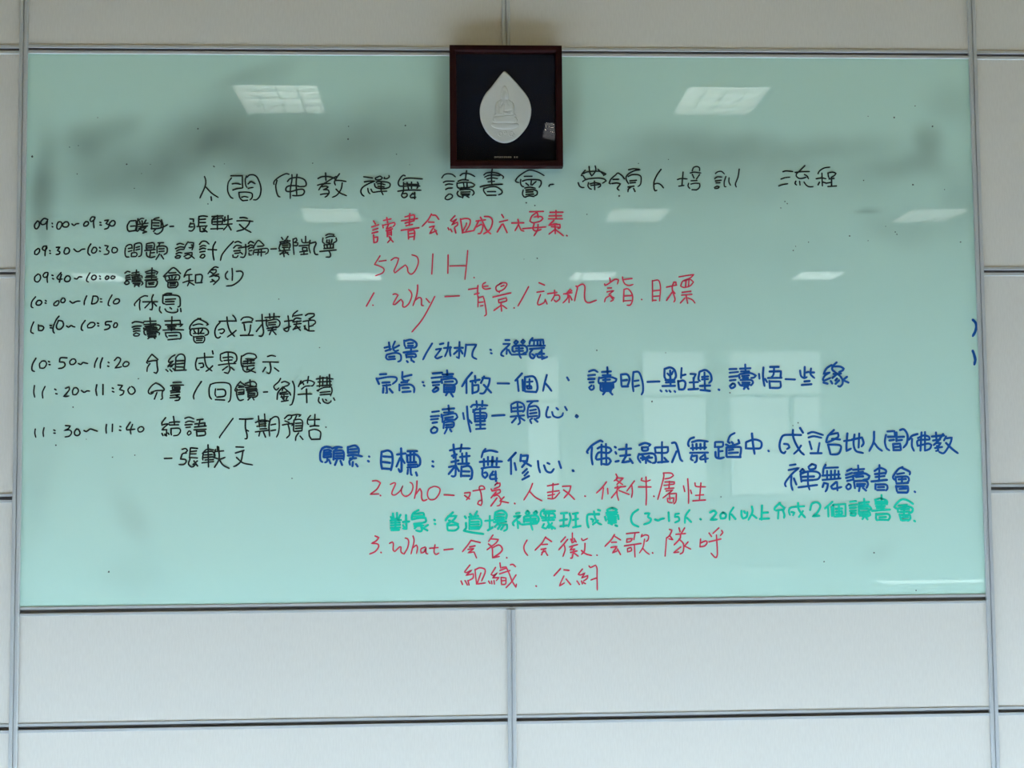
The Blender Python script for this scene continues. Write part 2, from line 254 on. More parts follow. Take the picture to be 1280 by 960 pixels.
 '-2316,1646 -15,-15 1,-19 15,-5 12,17 -3,17 -10,5;-2270,1654 -12,-2 -9,-13 7,-10 15,7 2,18 -4,-28 2,-22/-2248,1640 5,-2;-2245,1624 5,-3;-2204,1653 -19,-24 7,-10 19,2;-2202,1644 -9,-38;-2177,1636 -10,-15 5,-12 17,1 7,14 -7,12 -12,0/-2138,1624 12,-3 9,10 15,0/-2064,1651 -11,-20 -5,-18 10,-7;-2049,1638 -7,-12 8,-9 12,4 3,12 -8,7 -8,-2;-2017,1636 4,-3;-2015,1622 3,-1/-1981,1636 -8,-10 5,-8 11,5 1,10 -9,3;-1954,1636 -7,-8 5,-7 12,4 3,8 -13,3/-1885,1611 -10,-10 8,-8 14,5 -2,10 -10,3;-1893,1650 12,8 13,-3;-1890,1625 22,5;-1888,1635 20,6;-1888,1616 22,3;-1861,1639 39,4;-1859,1650 34,5;-1859,1630 47,6 3,-11;-1858,1615 44,1;-1858,1607 46,1 7,-10 -7,-8;-1856,1623 39,2;-1853,1598 34,1;-1846,1591 24,1;-1841,1591 -5,-9;-1844,1633 0,-13;-1837,1665 -2,-25;-1831,1591 7,-8;-1829,1635 0,-12/-1795,1615 61,5;-1793,1655 32,9 29,-9 -7,-12;-1793,1628 54,2;-1789,1613 -1,-33;-1788,1648 42,3;-1788,1635 39,4;-1788,1611 49,2 3,-18 -10,-15;-1785,1580 39,1;-1778,1600 27,3;-1775,1593 22,1;-1761,1675 -2,-50/-1622,1647 -22,23 -17,5 -27,-25 -17,-17 8,-5;-1695,1635 0,-17 10,-13;-1690,1635 56,6 9,-11 -6,-15;-1683,1614 44,2;-1682,1603 0,-23 14,-4;-1678,1650 34,2;-1678,1630 5,-12;-1678,1603 42,2 2,-15 -9,-12;-1673,1595 27,3;-1673,1586 27,2;-1673,1576 30,2;-1663,1637 0,-22;-1644,1632 -9,-15/-1609,1602 24,8 27,2;-1573,1669 -17,-9 -14,-25;-1604,1630 9,9 30,3;-1580,1640 0,-35 -7,-20;-1575,1602 20,-12;-1548,1635 0,-35 7,0;-1548,1640 27,2 6,-12 -6,-30;-1543,1600 27,2/-1438,1677 -17,2 -20,-17 -12,-17;-1435,1644 -27,-9 -18,-5;-1470,1664 22,3 0,-13 -29,-24;-1475,1654 17,-10;-1474,1605 17,5;-1467,1617 15,-12;-1453,1634 18,-2 2,-13 -27,-28/-1391,1657 -10,-15 2,-18 10,-7;-1347,1657 22,1 10,-14 -15,-30 -34,-25 -32,-5;-1369,1672 2,-28 -1,-32'),
'row_four': ('k', 2.9,
 '-2326,1533 -17,-23 -3,-25 9,-6;-2314,1515 -9,-12 4,-10 15,0 9,12 -7,10 -12,0;-2279,1503 4,-2;-2278,1515 4,-3/-2222,1512 -14,-12 0,-10 15,0 9,15 -3,8 -7,-1;-2195,1526 -8,-11 3,-10 12,0 6,11 -6,10 -7,0/-2159,1511 13,-10 12,6 12,4 12,0/-2078,1537 -10,-25 -2,-19/-2047,1536 -7,-39;-2047,1536 19,-2 6,-15 -10,-17 -20,-6;-2011,1522 5,-1;-2011,1508 7,-1/-1955,1541 -14,-27 -4,-22 8,-4;-1935,1521 -12,-12 2,-11 17,1 10,12 -5,10 -12,0/-1782,1535 -17,1 -22,-13 -24,-27 2,-9;-1818,1516 -3,-25 3,-25;-1804,1506 34,1 38,0;-1770,1503 -24,-26;-1754,1542 -7,-21 4,-35 -3,-19 -10,2;-1752,1501 14,-15/-1721,1481 -2,-17 10,-13;-1706,1540 -1,-39 11,-5;-1665,1548 -22,0 -17,-7;-1704,1538 46,2 30,-7 6,-23 -1,-24 -10,-5;-1696,1471 10,-13 29,-6 22,6 0,13;-1694,1518 49,3;-1694,1507 42,1;-1691,1493 39,2;-1672,1478 8,-7;-1620,1473 2,-15'),
'row_five': ('k', 2.9,
 '-2333,1409 -10,-25 -3,-24 13,-8/-2310,1394 1,-27 17,0 8,14 -9,8 -14,0/-2254,1391 7,-1;-2253,1380 8,-1;-2211,1437 -14,-19 -13,-34 0,-22 6,-9;-2213,1416 -10,-27 5,-15 15,-1 14,18 -5,20 -19,5;-2174,1389 10,-7 12,9 9,-5 10,-3/-2084,1415 -15,-22 -3,-22 8,-5;-2058,1405 -14,-14 2,-12 20,2 14,14 -7,10 -15,0;-2024,1402 5,-2;-2022,1389 4,-1/-1956,1410 -27,-2 -2,-15 17,0 5,-10 -10,-10 -17,-4;-1939,1403 -7,-13 2,-10 12,2 5,13 -5,8 -7,0/-1855,1402 13,6 20,-1 23,-5;-1855,1381 16,5 28,1;-1849,1371 17,4 16,-2;-1849,1360 17,3 17,-1;-1836,1353 -13,-8 5,-7 20,1 5,8 -17,6;-1800,1377 2,-7;-1798,1409 58,2;-1798,1394 59,5;-1798,1362 3,-15 8,-5;-1795,1367 66,2;-1793,1385 63,7 13,-10 -10,-18;-1793,1375 59,2;-1788,1382 49,-1;-1783,1360 49,0;-1783,1352 51,3 11,-3 -3,-10;-1780,1345 41,2;-1778,1337 39,1;-1763,1337 -15,-13;-1775,1330 36,3;-1771,1387 0,-17;-1769,1428 3,-36;-1754,1335 10,-10;-1752,1387 1,-15/-1705,1366 54,2 47,-1;-1696,1411 74,3 2,-18;-1693,1392 85,3 -14,-11;-1693,1354 3,-17 7,-7;-1688,1353 61,1 9,-10 -1,-20 -13,-1;-1683,1384 41,2;-1681,1376 34,0;-1680,1318 46,4;-1676,1338 39,1;-1662,1432 -2,-68/-1522,1423 -27,-10 -22,-24 -4,-18 7,-7;-1573,1361 2,-17 8,-7;-1566,1371 61,4 20,-12 0,-17 -15,-7;-1559,1389 29,7 20,-4;-1556,1349 51,0;-1556,1334 3,-22 12,-11;-1554,1364 8,-13;-1549,1332 42,2 5,-18 -7,-12;-1541,1324 29,1;-1541,1314 27,1;-1541,1302 32,2;-1535,1423 35,-17 17,-13 -10,-3;-1532,1371 0,-25;-1512,1369 -12,-20/-1427,1403 -17,-20 -8,-27 6,-25 12,-5 10,7;-1434,1366 22,5 7,-10 -12,-13 -10,3;-1348,1410 -40,0 -44,-1;-1393,1430 3,-30 12,-39 23,-28;-1348,1363 -20,-17 -22,-15;-1363,1437 10,-12 6,-17/-1326,1338 61,1;-1324,1415 12,12 27,2 20,-9 -5,-10;-1317,1400 32,5 15,-2;-1309,1393 5,-30;-1276,1390 -4,-32 -9,-18/-1250,1410 54,2;-1223,1390 -25,-32;-1221,1442 3,-52 5,-35 -8,-20 -14,0;-1206,1427 73,5 -4,-5;-1199,1417 0,-27 8,-10;-1196,1410 44,8 19,-14 -4,-20 -15,-9;-1196,1372 46,8;-1191,1362 39,5;-1189,1400 37,4;-1189,1390 34,2;-1184,1445 2,-23;-1167,1380 -17,-38;-1172,1365 20,-23;-1162,1447 -1,-24/-1093,1434 5,-45 -3,-27 -9,-5 -13,7;-1113,1369 32,13;-1110,1407 37,5;-1046,1460 -20,-16 -5,-15;-1069,1409 15,14 25,-3;-1069,1404 40,5;-1068,1367 34,12;-1049,1409 -5,-25 -14,-20;-1064,1434 40,6;-1064,1392 35,4;-1049,1382 17,-20/-1019,1406 29,5 27,0 5,-12 -12,-10;-1014,1384 19,-23 32,-2;-1009,1386 -3,-17 17,-5;-1007,1436 15,9 27,0 0,-11 -25,-15 10,-5;-992,1409 2,-48;-990,1381 20,5'),
'row_six': ('k', 2.9,
 '-2320,1230 -16,-30 -2,-27 12,-8/-2290,1216 -12,-14 2,-20 20,0 12,20 -8,14 -14,0;-2259,1214 5,-2;-2256,1199 5,-1/-2170,1231 -31,0 -5,-20 22,-2 5,-15 -12,-12 -19,-3;-2145,1225 -11,-12 4,-14 16,1 10,13 -7,12 -12,0/-2114,1203 12,-5 10,10 12,-3 11,-2/-2022,1230 -11,-25 -3,-22;-1998,1230 -9,-27 -1,-23/-1972,1190 5,-2;-1970,1209 4,-3/-1940,1217 15,15 15,-8 -8,-22 -19,-22 20,3 12,3;-1889,1210 -9,-13 5,-10 17,3 7,12 -7,8 -13,0/-1758,1247 -16,-21 -10,-20 7,-4;-1767,1201 -12,-19 -2,-20;-1774,1211 22,4 19,1;-1755,1244 27,-23 -7,-7;-1733,1214 1,-25 3,-22 -7,-14 -11,4/-1689,1171 10,-9;-1655,1213 -22,-22 -5,-7 34,14;-1646,1243 -19,-12 -12,-18 2,-7 20,7;-1670,1171 10,-10;-1650,1198 -15,-14;-1655,1176 8,-7;-1647,1166 56,2;-1641,1228 -3,-59;-1641,1230 15,15 19,0 10,-17 -4,-59;-1638,1184 32,-1;-1636,1213 32,2;-1636,1198 32,3/-1538,1227 -7,-29 5,-27 12,-3;-1538,1226 39,4 40,2;-1528,1200 19,2 3,-17 -15,-5;-1502,1251 3,-39 10,-29 24,-20;-1462,1188 -15,-15 -17,-12;-1463,1262 3,-15/-1433,1192 46,6 39,1;-1424,1244 1,-29 9,-4;-1421,1247 29,9 34,-5 13,-15 0,-22 -12,-10;-1389,1185 -24,-18;-1411,1228 39,4 10,-5;-1406,1214 39,3;-1386,1254 2,-47 7,-35 -9,-22 -18,5;-1372,1180 15,-13/-1321,1236 -2,-29 5,-25;-1316,1236 27,13 34,-6 8,-15 -13,-8 -41,2;-1313,1198 56,3;-1313,1189 0,-20 15,-12 24,5;-1311,1209 52,5;-1308,1184 49,5;-1291,1184 -3,-17;-1294,1172 42,-18;-1291,1219 0,-22;-1259,1177 -17,-13;-1274,1220 0,-21/-1216,1206 35,0 42,-2;-1203,1179 -13,-21;-1181,1203 4,-32 -6,-21 -13,2;-1193,1233 19,5 20,-4;-1159,1176 21,-16'),
'row_seven': ('k', 2.9,
 '-2325,1096 -3,-32 5,-25/-2274,1091 -12,-29 2,-28/-2227,1078 6,-4;-2222,1056 7,-2/-2175,1081 17,7 2,-12 -14,-20 -14,-14 12,-1 14,3;-2134,1083 -7,-15 2,-17 15,0 12,17 -8,15 -14,0/-2098,1070 13,-9 14,7 13,-1/-2024,1098 -4,-26 5,-27/-1994,1099 0,-49/-1949,1082 6,-3;-1948,1065 7,-3/-1921,1096 22,-2 -15,-20 22,-7 -5,-15 -14,-7/-1863,1086 -10,-14 8,-18 14,-3 13,13 -6,17 -12,8/-1738,1105 -18,-12 -16,-22 0,-15 11,-5 12,7;-1761,1059 24,8 20,1 17,0;-1732,1058 -12,-32;-1738,1105 21,-10 20,-19 -3,-10;-1705,1066 -2,-20 2,-17 -8,-5/-1668,1032 48,2;-1666,1091 26,3 37,0;-1666,1065 46,3 -19,-10;-1666,1043 46,5 -24,-3;-1664,1056 44,4;-1657,1084 0,-11 37,2 0,10 -34,0;-1654,1107 40,1;-1647,1079 22,1;-1642,1045 22,-12 -5,-12 -19,-3/-1516,1111 -24,-37 -14,-32 2,-17/-1472,1096 -6,-22 2,-35 10,-15;-1472,1096 27,8 49,0 22,-13 2,-42 -4,-32 -9,-8;-1447,1074 -2,-25 5,-12;-1447,1021 44,-2;-1437,1071 29,0 10,-12 -5,-20 -37,-6/-1325,1110 -15,-17 -12,-25 5,-7;-1342,1073 -2,-24 7,-23 10,-10 17,5;-1337,1068 29,3 0,-23;-1335,1081 27,2;-1335,1090 22,-5;-1335,1056 25,1;-1335,1046 25,2;-1323,1105 22,-15;-1301,1100 37,10 17,-13 -7,-12 -44,8;-1301,1080 54,5;-1296,1073 49,2;-1296,1066 52,2;-1291,1058 42,5 7,-20 -12,-12;-1288,1061 0,-28;-1276,1031 -12,-12;-1286,1033 32,0;-1283,1051 29,1;-1283,1041 29,2;-1279,1118 3,-35;-1266,1031 7,-12/-1212,1057 19,1/-1129,1124 -10,-17 -22,-20 2,-12 10,-8 12,10;-1117,1082 -24,-27 -5,-35;-1132,1052 32,5;-1132,1045 40,2;-1127,1032 35,3;-1124,1104 17,5 22,-10 -8,-10 -19,-7 -10,-20;-1124,1037 7,-15;-1124,1010 32,5;-1112,1077 29,-25;-1112,1047 0,-35;-1097,1030 -5,-10;-1085,1054 5,-12;-1070,1109 9,-28 -2,-49 -10,-35 -10,-5/-1043,1044 34,2 34,0;-1029,1111 -12,-27;-1031,1096 17,15 29,2 23,-10 -8,-15 -10,-2;-1026,1071 19,13 22,2;-1021,1106 5,-13;-1002,1071 2,-67;-992,1133 -5,-32/-953,1120 37,5 45,-5;-950,1086 71,4;-950,1063 34,15 37,2 3,-20 -8,-24;-945,1105 64,3;-943,1063 -2,-2;-940,1029 -3,-18 10,-12;-935,1135 -3,-54;-935,1053 49,5;-935,1041 49,4;-921,1128 -2,-42;-923,1021 7,-15 20,-7 15,10 0,4;-908,1019 5,-5;-901,1130 0,-42;-889,1142 3,-57;-869,1026 6,-11'),
'row_eight': ('k', 2.9,
 '-2318,883 -2,-19 5,-21/-2276,889 -4,-21 2,-22/-2229,878 6,-3;-2228,863 6,-1/-2173,899 24,-2 -12,-15 -19,-7 27,2 10,-12 -10,-17 -21,-5;-2120,882 -9,-15 3,-14 14,-3 10,12 -8,17 -10,3/-2083,874 12,-5 17,12 19,-5 17,-6/-1975,903 -2,-22 2,-21/-1946,904 -1,-36/-1912,875 6,-2;-1910,893 5,-2/-1860,913 -18,-28 2,-10 39,4;-1849,902 -10,-29 3,-18;-1813,890 -10,-10 5,-14 15,1 9,12 -7,11 -12,0/-1689,934 -17,-23 -1,-13 20,5 15,0;-1678,901 -18,-15 -11,-12 25,2;-1706,857 5,-10;-1692,854 1,-7;-1684,874 0,-30;-1677,859 5,-7;-1670,910 27,3 22,-1;-1670,898 44,1;-1662,881 0,-22 2,-10;-1662,881 38,0 8,-13 -12,-19 -22,-4;-1651,940 6,-42/-1595,930 20,6 24,-9;-1594,898 34,2;-1592,910 17,6 24,-4;-1590,885 22,2;-1575,868 -8,-12 6,-9 12,9 -3,10 -7,2;-1551,873 59,3;-1548,887 56,5;-1546,902 49,5 -3,-17;-1538,868 2,-25;-1536,922 29,3;-1534,865 37,2 0,-19 -34,-5;-1522,922 -4,-20 -5,-15/-1361,928 -34,-47 -29,-41 -2,-7/-1329,925 31,-1 35,2;-1300,923 0,-42 8,-35 -1,-17 -9,-1;-1295,871 10,-6/-1251,907 32,12 39,-7;-1251,861 61,7;-1244,888 44,2;-1237,939 3,-29 3,-25;-1229,863 -5,-22;-1229,875 32,2;-1227,910 30,2;-1227,899 27,2;-1212,860 10,-25;-1207,949 2,-30 1,-34;-1178,924 -7,-34 3,-50;-1175,924 17,11 19,-6 4,-40 -4,-34 -9,-20;-1175,895 22,4;-1175,866 22,4/-1119,894 27,5 24,2 -5,-10;-1109,926 17,15 19,0 -5,-15 -14,-7;-1107,914 20,-8;-1092,896 7,-27 0,-24 -14,-15;-1073,941 25,4 19,-2 -9,-8;-1063,916 -2,-47 2,-7;-1063,918 30,3 12,-13 -3,-44;-1051,938 -7,-15;-1058,862 30,3;-1055,901 27,2;-1055,889 27,1;-1055,876 27,2;-1041,854 -12,-19 -2,-18;-1033,839 14,-17/-982,940 -13,-17 -2,-20 5,-7;-989,918 51,2;-989,864 2,-25 10,-17;-987,866 27,5 27,-13 -2,-34;-984,886 22,3 22,-1;-977,822 42,1;-960,945 -2,-54'),
'row_nine': ('k', 2.9,
 '-1693,734 36,1/-1610,746 -5,-15 24,-3 3,-12 -12,-12 -22,0;-1610,748 7,10 17,2;-1608,778 17,4 10,-10 -10,-9;-1569,731 -7,-25 17,-15 19,15;-1567,785 -5,-49;-1569,738 36,-3;-1567,755 27,1;-1564,767 26,3;-1562,785 29,-3;-1533,721 -21,-17;-1550,721 18,-25/-1511,711 56,6;-1509,757 22,20 34,-3;-1504,760 -4,-25 2,-10;-1501,762 39,5 14,-18 -5,-14;-1501,737 44,3;-1499,750 37,2;-1496,725 41,2;-1482,799 3,-108;-1445,776 -8,-27;-1431,788 3,-58 -22,-42;-1448,766 42,3;-1448,735 25,-6 24,8;-1436,791 0,-17;-1428,730 19,-30 30,-17/-1312,765 -9,-46 -22,-22 -14,-5;-1348,758 41,12;-1346,788 37,-2;-1343,736 32,-27 46,-10'),
'red_heading': ('r', 2.7,
 '-679,1879 34,11;-677,1848 28,7;-674,1863 26,9;-670,1910 10,-16;-670,1839 2,-39;-669,1826 20,3 -3,-23 -13,-6/-625,1889 3,-14;-625,1887 59,15 3,-10 -11,-12;-620,1912 37,8;-608,1860 32,10;-595,1892 -12,-23 26,9;-604,1926 4,-24;-602,1857 1,-26;-601,1857 20,5 0,-26;-593,1831 11,-10 -19,-21;-599,1840 17,2;-598,1849 16,2;-591,1824 18,-20/-532,1862 88,13;-531,1910 80,12;-513,1930 40,10 7,-3 -2,-28;-513,1898 45,13;-508,1885 32,7;-498,1863 2,-44;-496,1859 27,6 4,-16 -4,-34;-494,1844 24,4;-494,1828 24,3;-489,1946 -4,-59/-381,1945 -17,-30 -30,-33;-396,1904 27,-1;-391,1878 25,7 0,0 -25,-40 35,15;-376,1939 17,-2 15,-20;-366,1867 13,-26/-299,1875 5,-10;-263,1936 -23,-24 10,-5 22,13 0,0 -27,-31 30,15 0,-15 -15,-11;-286,1869 7,-14;-266,1874 6,-25;-236,1920 10,-71;-236,1917 28,5 20,-7 -3,-26 -18,-30;-206,1899 -3,-12 -20,-37 55,10/-143,1912 -18,-33 -9,-19;-158,1909 47,6;-156,1879 25,13 7,-10 -10,-33 -15,-4;-136,1929 8,-17 22,-48 21,-20;-116,1932 25,-2 15,-18 -5,-30 -15,-23 -25,-15/-29,1892 -23,-38;-41,1904 41,10;-29,1942 9,-15;-23,1894 20,-43/21,1899 60,1;52,1917 3,-23 -18,-34;55,1892 12,-28 15,-6/75,1870 57,5 61,4;111,1956 70,2;151,1955 -28,-20 -11,-26 16,-9 35,8 15,14 -10,10 -35,-2;133,1894 -6,-25 15,-10 26,7;153,1892 -3,-28 -18,-30;151,1947 3,-20/206,1920 70,0;233,1912 -25,-22 40,5;208,1888 55,4 0,-18 -10,-3;241,1869 -33,-26;209,1935 63,1;214,1953 65,1;220,1880 36,-2;238,1889 1,-43;240,1866 23,-18 17,-14;244,1963 0,-43;296,1836 3,-2'),
'five_w_one_h': ('r', 2.4,
 '-638,1734 -23,-36 -5,-7 23,-8 24,-15 -7,-20 -35,-14;-643,1706 35,5/-583,1712 19,12 19,-3 -9,-28 -15,-35 5,-10 25,20 27,20 10,-15 3,-20 15,-12 20,17 16,40 -6,30 -26,11/-375,1743 -6,-101/-299,1738 -2,-92;-291,1682 81,1;-201,1760 -6,-68 -9,-78/-171,1624 2,-1'),
'why': ('r', 2.5,
 '-669,1548 -37,-66;-675,1487 2,-1/-574,1540 12,3 13,-6 -20,-35 -5,-12 10,0 29,25 10,-15 -2,-18 10,-6 22,19 14,37 -4,20 -12,13;-367,1529 -24,-47 -40,-70 -50,-60;-452,1587 0,-20 -6,-35 -17,-48;-468,1507 23,17 12,-7 0,-30 10,-4;-410,1519 17,-20/-316,1528 72,4/-198,1564 45,7;-169,1539 23,6;-151,1584 -3,-38;-154,1539 3,-18 -1,-45;-151,1521 25,8 7,-23 7,-45 1,-23 -9,-7;-146,1498 20,3;-139,1481 12,2;-113,1599 -13,-8 -2,-17 14,-9 26,4;-123,1579 22,2/-76,1525 50,12 40,9;-37,1483 -35,-25;-33,1594 -25,-13 -3,-17 12,-11 28,13 15,23 -7,8 -23,-1 -12,-10;-49,1511 38,10 2,-15 -38,-10 -2,15;-46,1553 2,-5;-37,1498 3,-43;-36,1579 15,5;-29,1483 20,-15;28,1471 2,-1/102,1577 -28,-52 -26,-45/144,1549 35,5;162,1538 -16,-43 7,-10 26,12 6,16;155,1597 27,-12;185,1513 9,-23;197,1541 47,7;232,1559 0,-24 -16,-30;232,1533 22,0 3,-18 -18,-15 -10,10/290,1539 20,24 10,-8 -20,-10 -3,-25 -23,-25;277,1540 43,6;305,1535 -1,-38;310,1530 9,-20/340,1580 8,-5 -8,-35 -8,-35;345,1575 21,13 12,0 7,-13 -3,-45 5,-26 18,-9 37,13/516,1534 -26,-15 -7,-20;484,1590 2,-8 16,8 35,23 18,-3 -6,-20;496,1550 35,7 0,0 -25,-19 22,-29 -15,-7;499,1569 20,1;510,1621 3,-16;518,1527 13,-8/575,1625 2,-15 10,-20 20,-8 21,5;582,1562 -4,-61;578,1504 38,2;582,1562 20,3 20,-26 2,-30 -11,-25 -17,-1;583,1612 40,5;586,1529 33,2/669,1512 2,-2/726,1607 -1,-104;725,1506 18,1;728,1554 33,4;728,1526 33,3;729,1605 28,2 9,-38 -6,-66/824,1546 -28,-40;797,1573 51,11;835,1599 -8,-20 0,-25 12,-41 -6,-15;829,1554 10,-13;833,1597 12,2 0,-12/861,1625 36,6 40,6 -20,-18 -36,-15 -13,-25 17,-8 31,8 18,20 -18,13 -30,-8;889,1518 -23,-25;872,1532 53,4;875,1546 45,6;896,1604 -3,-30;895,1533 7,-41;905,1518 22,-10 13,-16;911,1607 -3,-31'),
'background_line': ('b', 3.7,
 '-617,1274 27,6;-612,1258 27,9;-607,1238 -3,-13 8,-10;-605,1240 40,8 24,-6 6,-15 -3,-17 -13,-6;-598,1215 33,3;-595,1300 5,-37;-595,1228 27,2;-565,1305 -9,-20 -1,-15 10,-13 17,4;-570,1272 25,13/-523,1250 69,7;-520,1310 2,-23 5,-10;-516,1307 30,6 25,-14 2,-17 -12,-10;-513,1272 42,2;-511,1240 3,-15;-507,1207 5,-5;-506,1241 40,1 5,-12 -10,-5;-501,1295 25,2;-501,1283 25,1;-499,1227 23,1;-486,1270 0,-18;-486,1227 2,-17;-479,1208 8,-6/-381,1294 -26,-42 -20,-38/-362,1264 27,5 -17,-23 -15,-19 10,-8 25,10;-342,1290 17,4;-322,1271 35,3;-300,1299 -5,-38 -13,-32;-290,1276 -3,-20 3,-25/-250,1261 -23,-20;-270,1271 42,1;-245,1301 -3,-82 -12,7;-240,1261 10,-18;-213,1288 -2,-27 -6,-33;-213,1286 52,1 0,0 -17,-31 -3,-28 20,-13/-92,1262 4,-2;-89,1245 4,-2/-26,1290 33,1 -21,-21 -20,-20 -4,-15 12,-6;-16,1309 20,0;-9,1265 -2,-25;-1,1260 10,-18/14,1236 72,2;19,1275 0,-20 12,-5;26,1280 50,2 15,-13 -2,-20 -18,-7;37,1307 -10,-10 9,-7 11,10 -10,7;36,1267 35,1;36,1255 35,0;51,1277 2,-42 8,-16;72,1310 -10,-10 9,-8 10,10 -9,8/96,1280 85,1;119,1319 -12,-15 -3,-15;106,1264 70,5;119,1262 -13,-18 2,-20 13,-7 10,12 -15,10;117,1307 55,3 2,-21;127,1302 -1,-18;136,1238 40,2;161,1252 -18,-18 5,-12 28,2;144,1304 0,-20;159,1304 0,-20;164,1259 2,-46;171,1216 20,8'),
'purpose_line': ('b', 3.9,
 '-657,1121 12,-27;-652,1119 52,9 39,-2 3,-15 -20,-18;-640,1141 31,2;-628,1100 35,2;-625,1085 37,4;-623,1074 -2,-23;-608,1089 3,-40 -6,0;-593,1069 15,-18/-544,1091 0,-30;-539,1086 47,4 20,-15 0,-24;-534,1101 28,2;-529,1153 0,-35 18,-10 14,5;-529,1073 32,1;-529,1053 40,3;-526,1128 42,10/-430,1102 4,-2;-424,1086 4,-3/-385,1122 50,5;-380,1100 37,3;-363,1075 -17,-15 7,-8 20,10 0,10 -10,3;-378,1144 45,4;-378,1085 30,3;-336,1114 3,-17;-333,1114 60,5 14,-18 -10,-12 -15,-2;-330,1139 52,2;-326,1127 43,2;-323,1089 0,-32;-323,1052 49,0;-321,1087 47,-3 3,-27;-318,1102 39,2;-314,1064 35,0;-304,1052 -10,-17;-313,1074 34,0;-308,1159 2,-32;-289,1044 10,-15/-184,1148 -27,-32 -23,-37;-212,1109 0,-63;-192,1104 45,8;-182,1096 0,-52;-179,1084 27,2 -3,-30 -25,-10;-169,1131 2,-33;-132,1121 37,-3 -7,-32 -23,-40 -20,-2;-124,1128 -16,-32;-125,1086 35,-38/-57,1093 57,-1/65,1142 -33,-35;42,1110 5,-55;67,1110 2,-53;80,1124 -3,-69;82,1124 38,3 17,-23 5,-35 -8,-22;82,1052 52,-3;89,1079 20,0 3,-12 -20,0 -3,12;90,1099 27,3;102,1114 0,-40/189,1134 -10,-35 -10,-45;179,1094 18,-20 14,-20/290,1121 8,-14/396,1130 34,3;396,1112 31,1;412,1080 -13,-10 10,-12 14,7 -1,15;400,1150 25,7 19,-10;402,1095 20,2/450,1120 -3,-23 7,-10;452,1117 53,5 33,-10 -6,-13 -17,-5;457,1092 0,-35 7,-5;464,1082 51,0;465,1147 45,3;465,1092 55,0 2,-25;466,1052 43,0;467,1072 47,0;468,1130 40,1;469,1062 45,0;482,1052 -13,-17;470,1107 35,2;482,1117 0,-20;492,1171 1,-34;504,1047 12,-13/560,1134 2,-55;563,1134 28,0 12,-23 -11,-37;565,1074 30,0;568,1104 22,2;623,1146 -5,-55 4,-42;623,1146 28,-2 17,-48 2,-45 -8,-18;628,1101 20,3;630,1074 20,5/693,1096 60,2/758,1053 5,-5;768,1075 63,1;780,1161 -1,-41 7,-10;782,1161 26,7 22,-13 7,-30 -8,-15;784,1105 45,1;785,1053 5,-5;786,1093 43,2;794,1138 10,-10;803,1051 5,-5;808,1153 1,-73;822,1148 -7,-15;828,1050 4,-5/847,1100 4,-43 25,3 8,30 -12,12 -23,-5;866,1165 -4,-50;865,1127 20,5/899,1057 48,3;905,1092 43,2;910,1135 28,-1 -8,-14 -5,-20;925,1115 2,-56;956,1145 -6,-36 8,-10;957,1074 51,2;959,1147 28,7 24,-20 5,-30 -13,-15;959,1054 48,-5;968,1119 31,3;968,1107 30,2;981,1142 1,-88/1051,1056 3,-2/1107,1119 41,4;1108,1158 35,1;1108,1140 43,4;1122,1086 -14,-13 8,-11 18,9 -2,12 -10,3;1109,1101 28,3;1152,1091 8,-13 12,-5;1155,1128 3,-15;1161,1160 53,2;1161,1133 50,5 31,-13 -11,-10 -15,-2;1163,1103 53,0 10,-13 -11,-15;1166,1146 41,1;1171,1123 35,3;1172,1091 36,-1;1172,1081 36,-1;1175,1113 26,1;1187,1070 -8,-12;1180,1070 20,2;1188,1181 1,-38;1195,1068 7,-10/1257,1133 2,-23/1280,1165 -3,-47 7,-46;1287,1108 10,-16;1302,1112 69,1;1309,1097 2,-35;1311,1145 58,1 -3,-31;1312,1095 53,-1 -3,-30 -48,-2;1314,1168 43,0;1334,1168 -3,-36 -14,-20/1391,1106 48,-2/1466,1149 4,-27 15,-11 15,5;1473,1076 49,4;1487,1094 26,2;1490,1167 -2,-51;1496,1139 13,3;1516,1139 21,0;1522,1159 -3,-28 19,-20/1616,1138 -24,-15 -11,-20 6,-5 33,13;1584,1088 20,-6;1627,1176 -26,-17 -16,-28 31,7;1621,1095 7,-12;1653,1189 -19,-18 -4,-18 14,-12;1630,1111 24,20;1636,1131 38,2;1639,1169 31,-1 19,-10 -7,-10 -18,-7;1653,1108 -8,-10;1663,1098 -18,-17;1649,1136 20,-16 12,-20 -1,-20 -13,-13 -10,3;1704,1116 -23,-18;1683,1100 28,-13'),
'understand_line': ('b', 3.7,
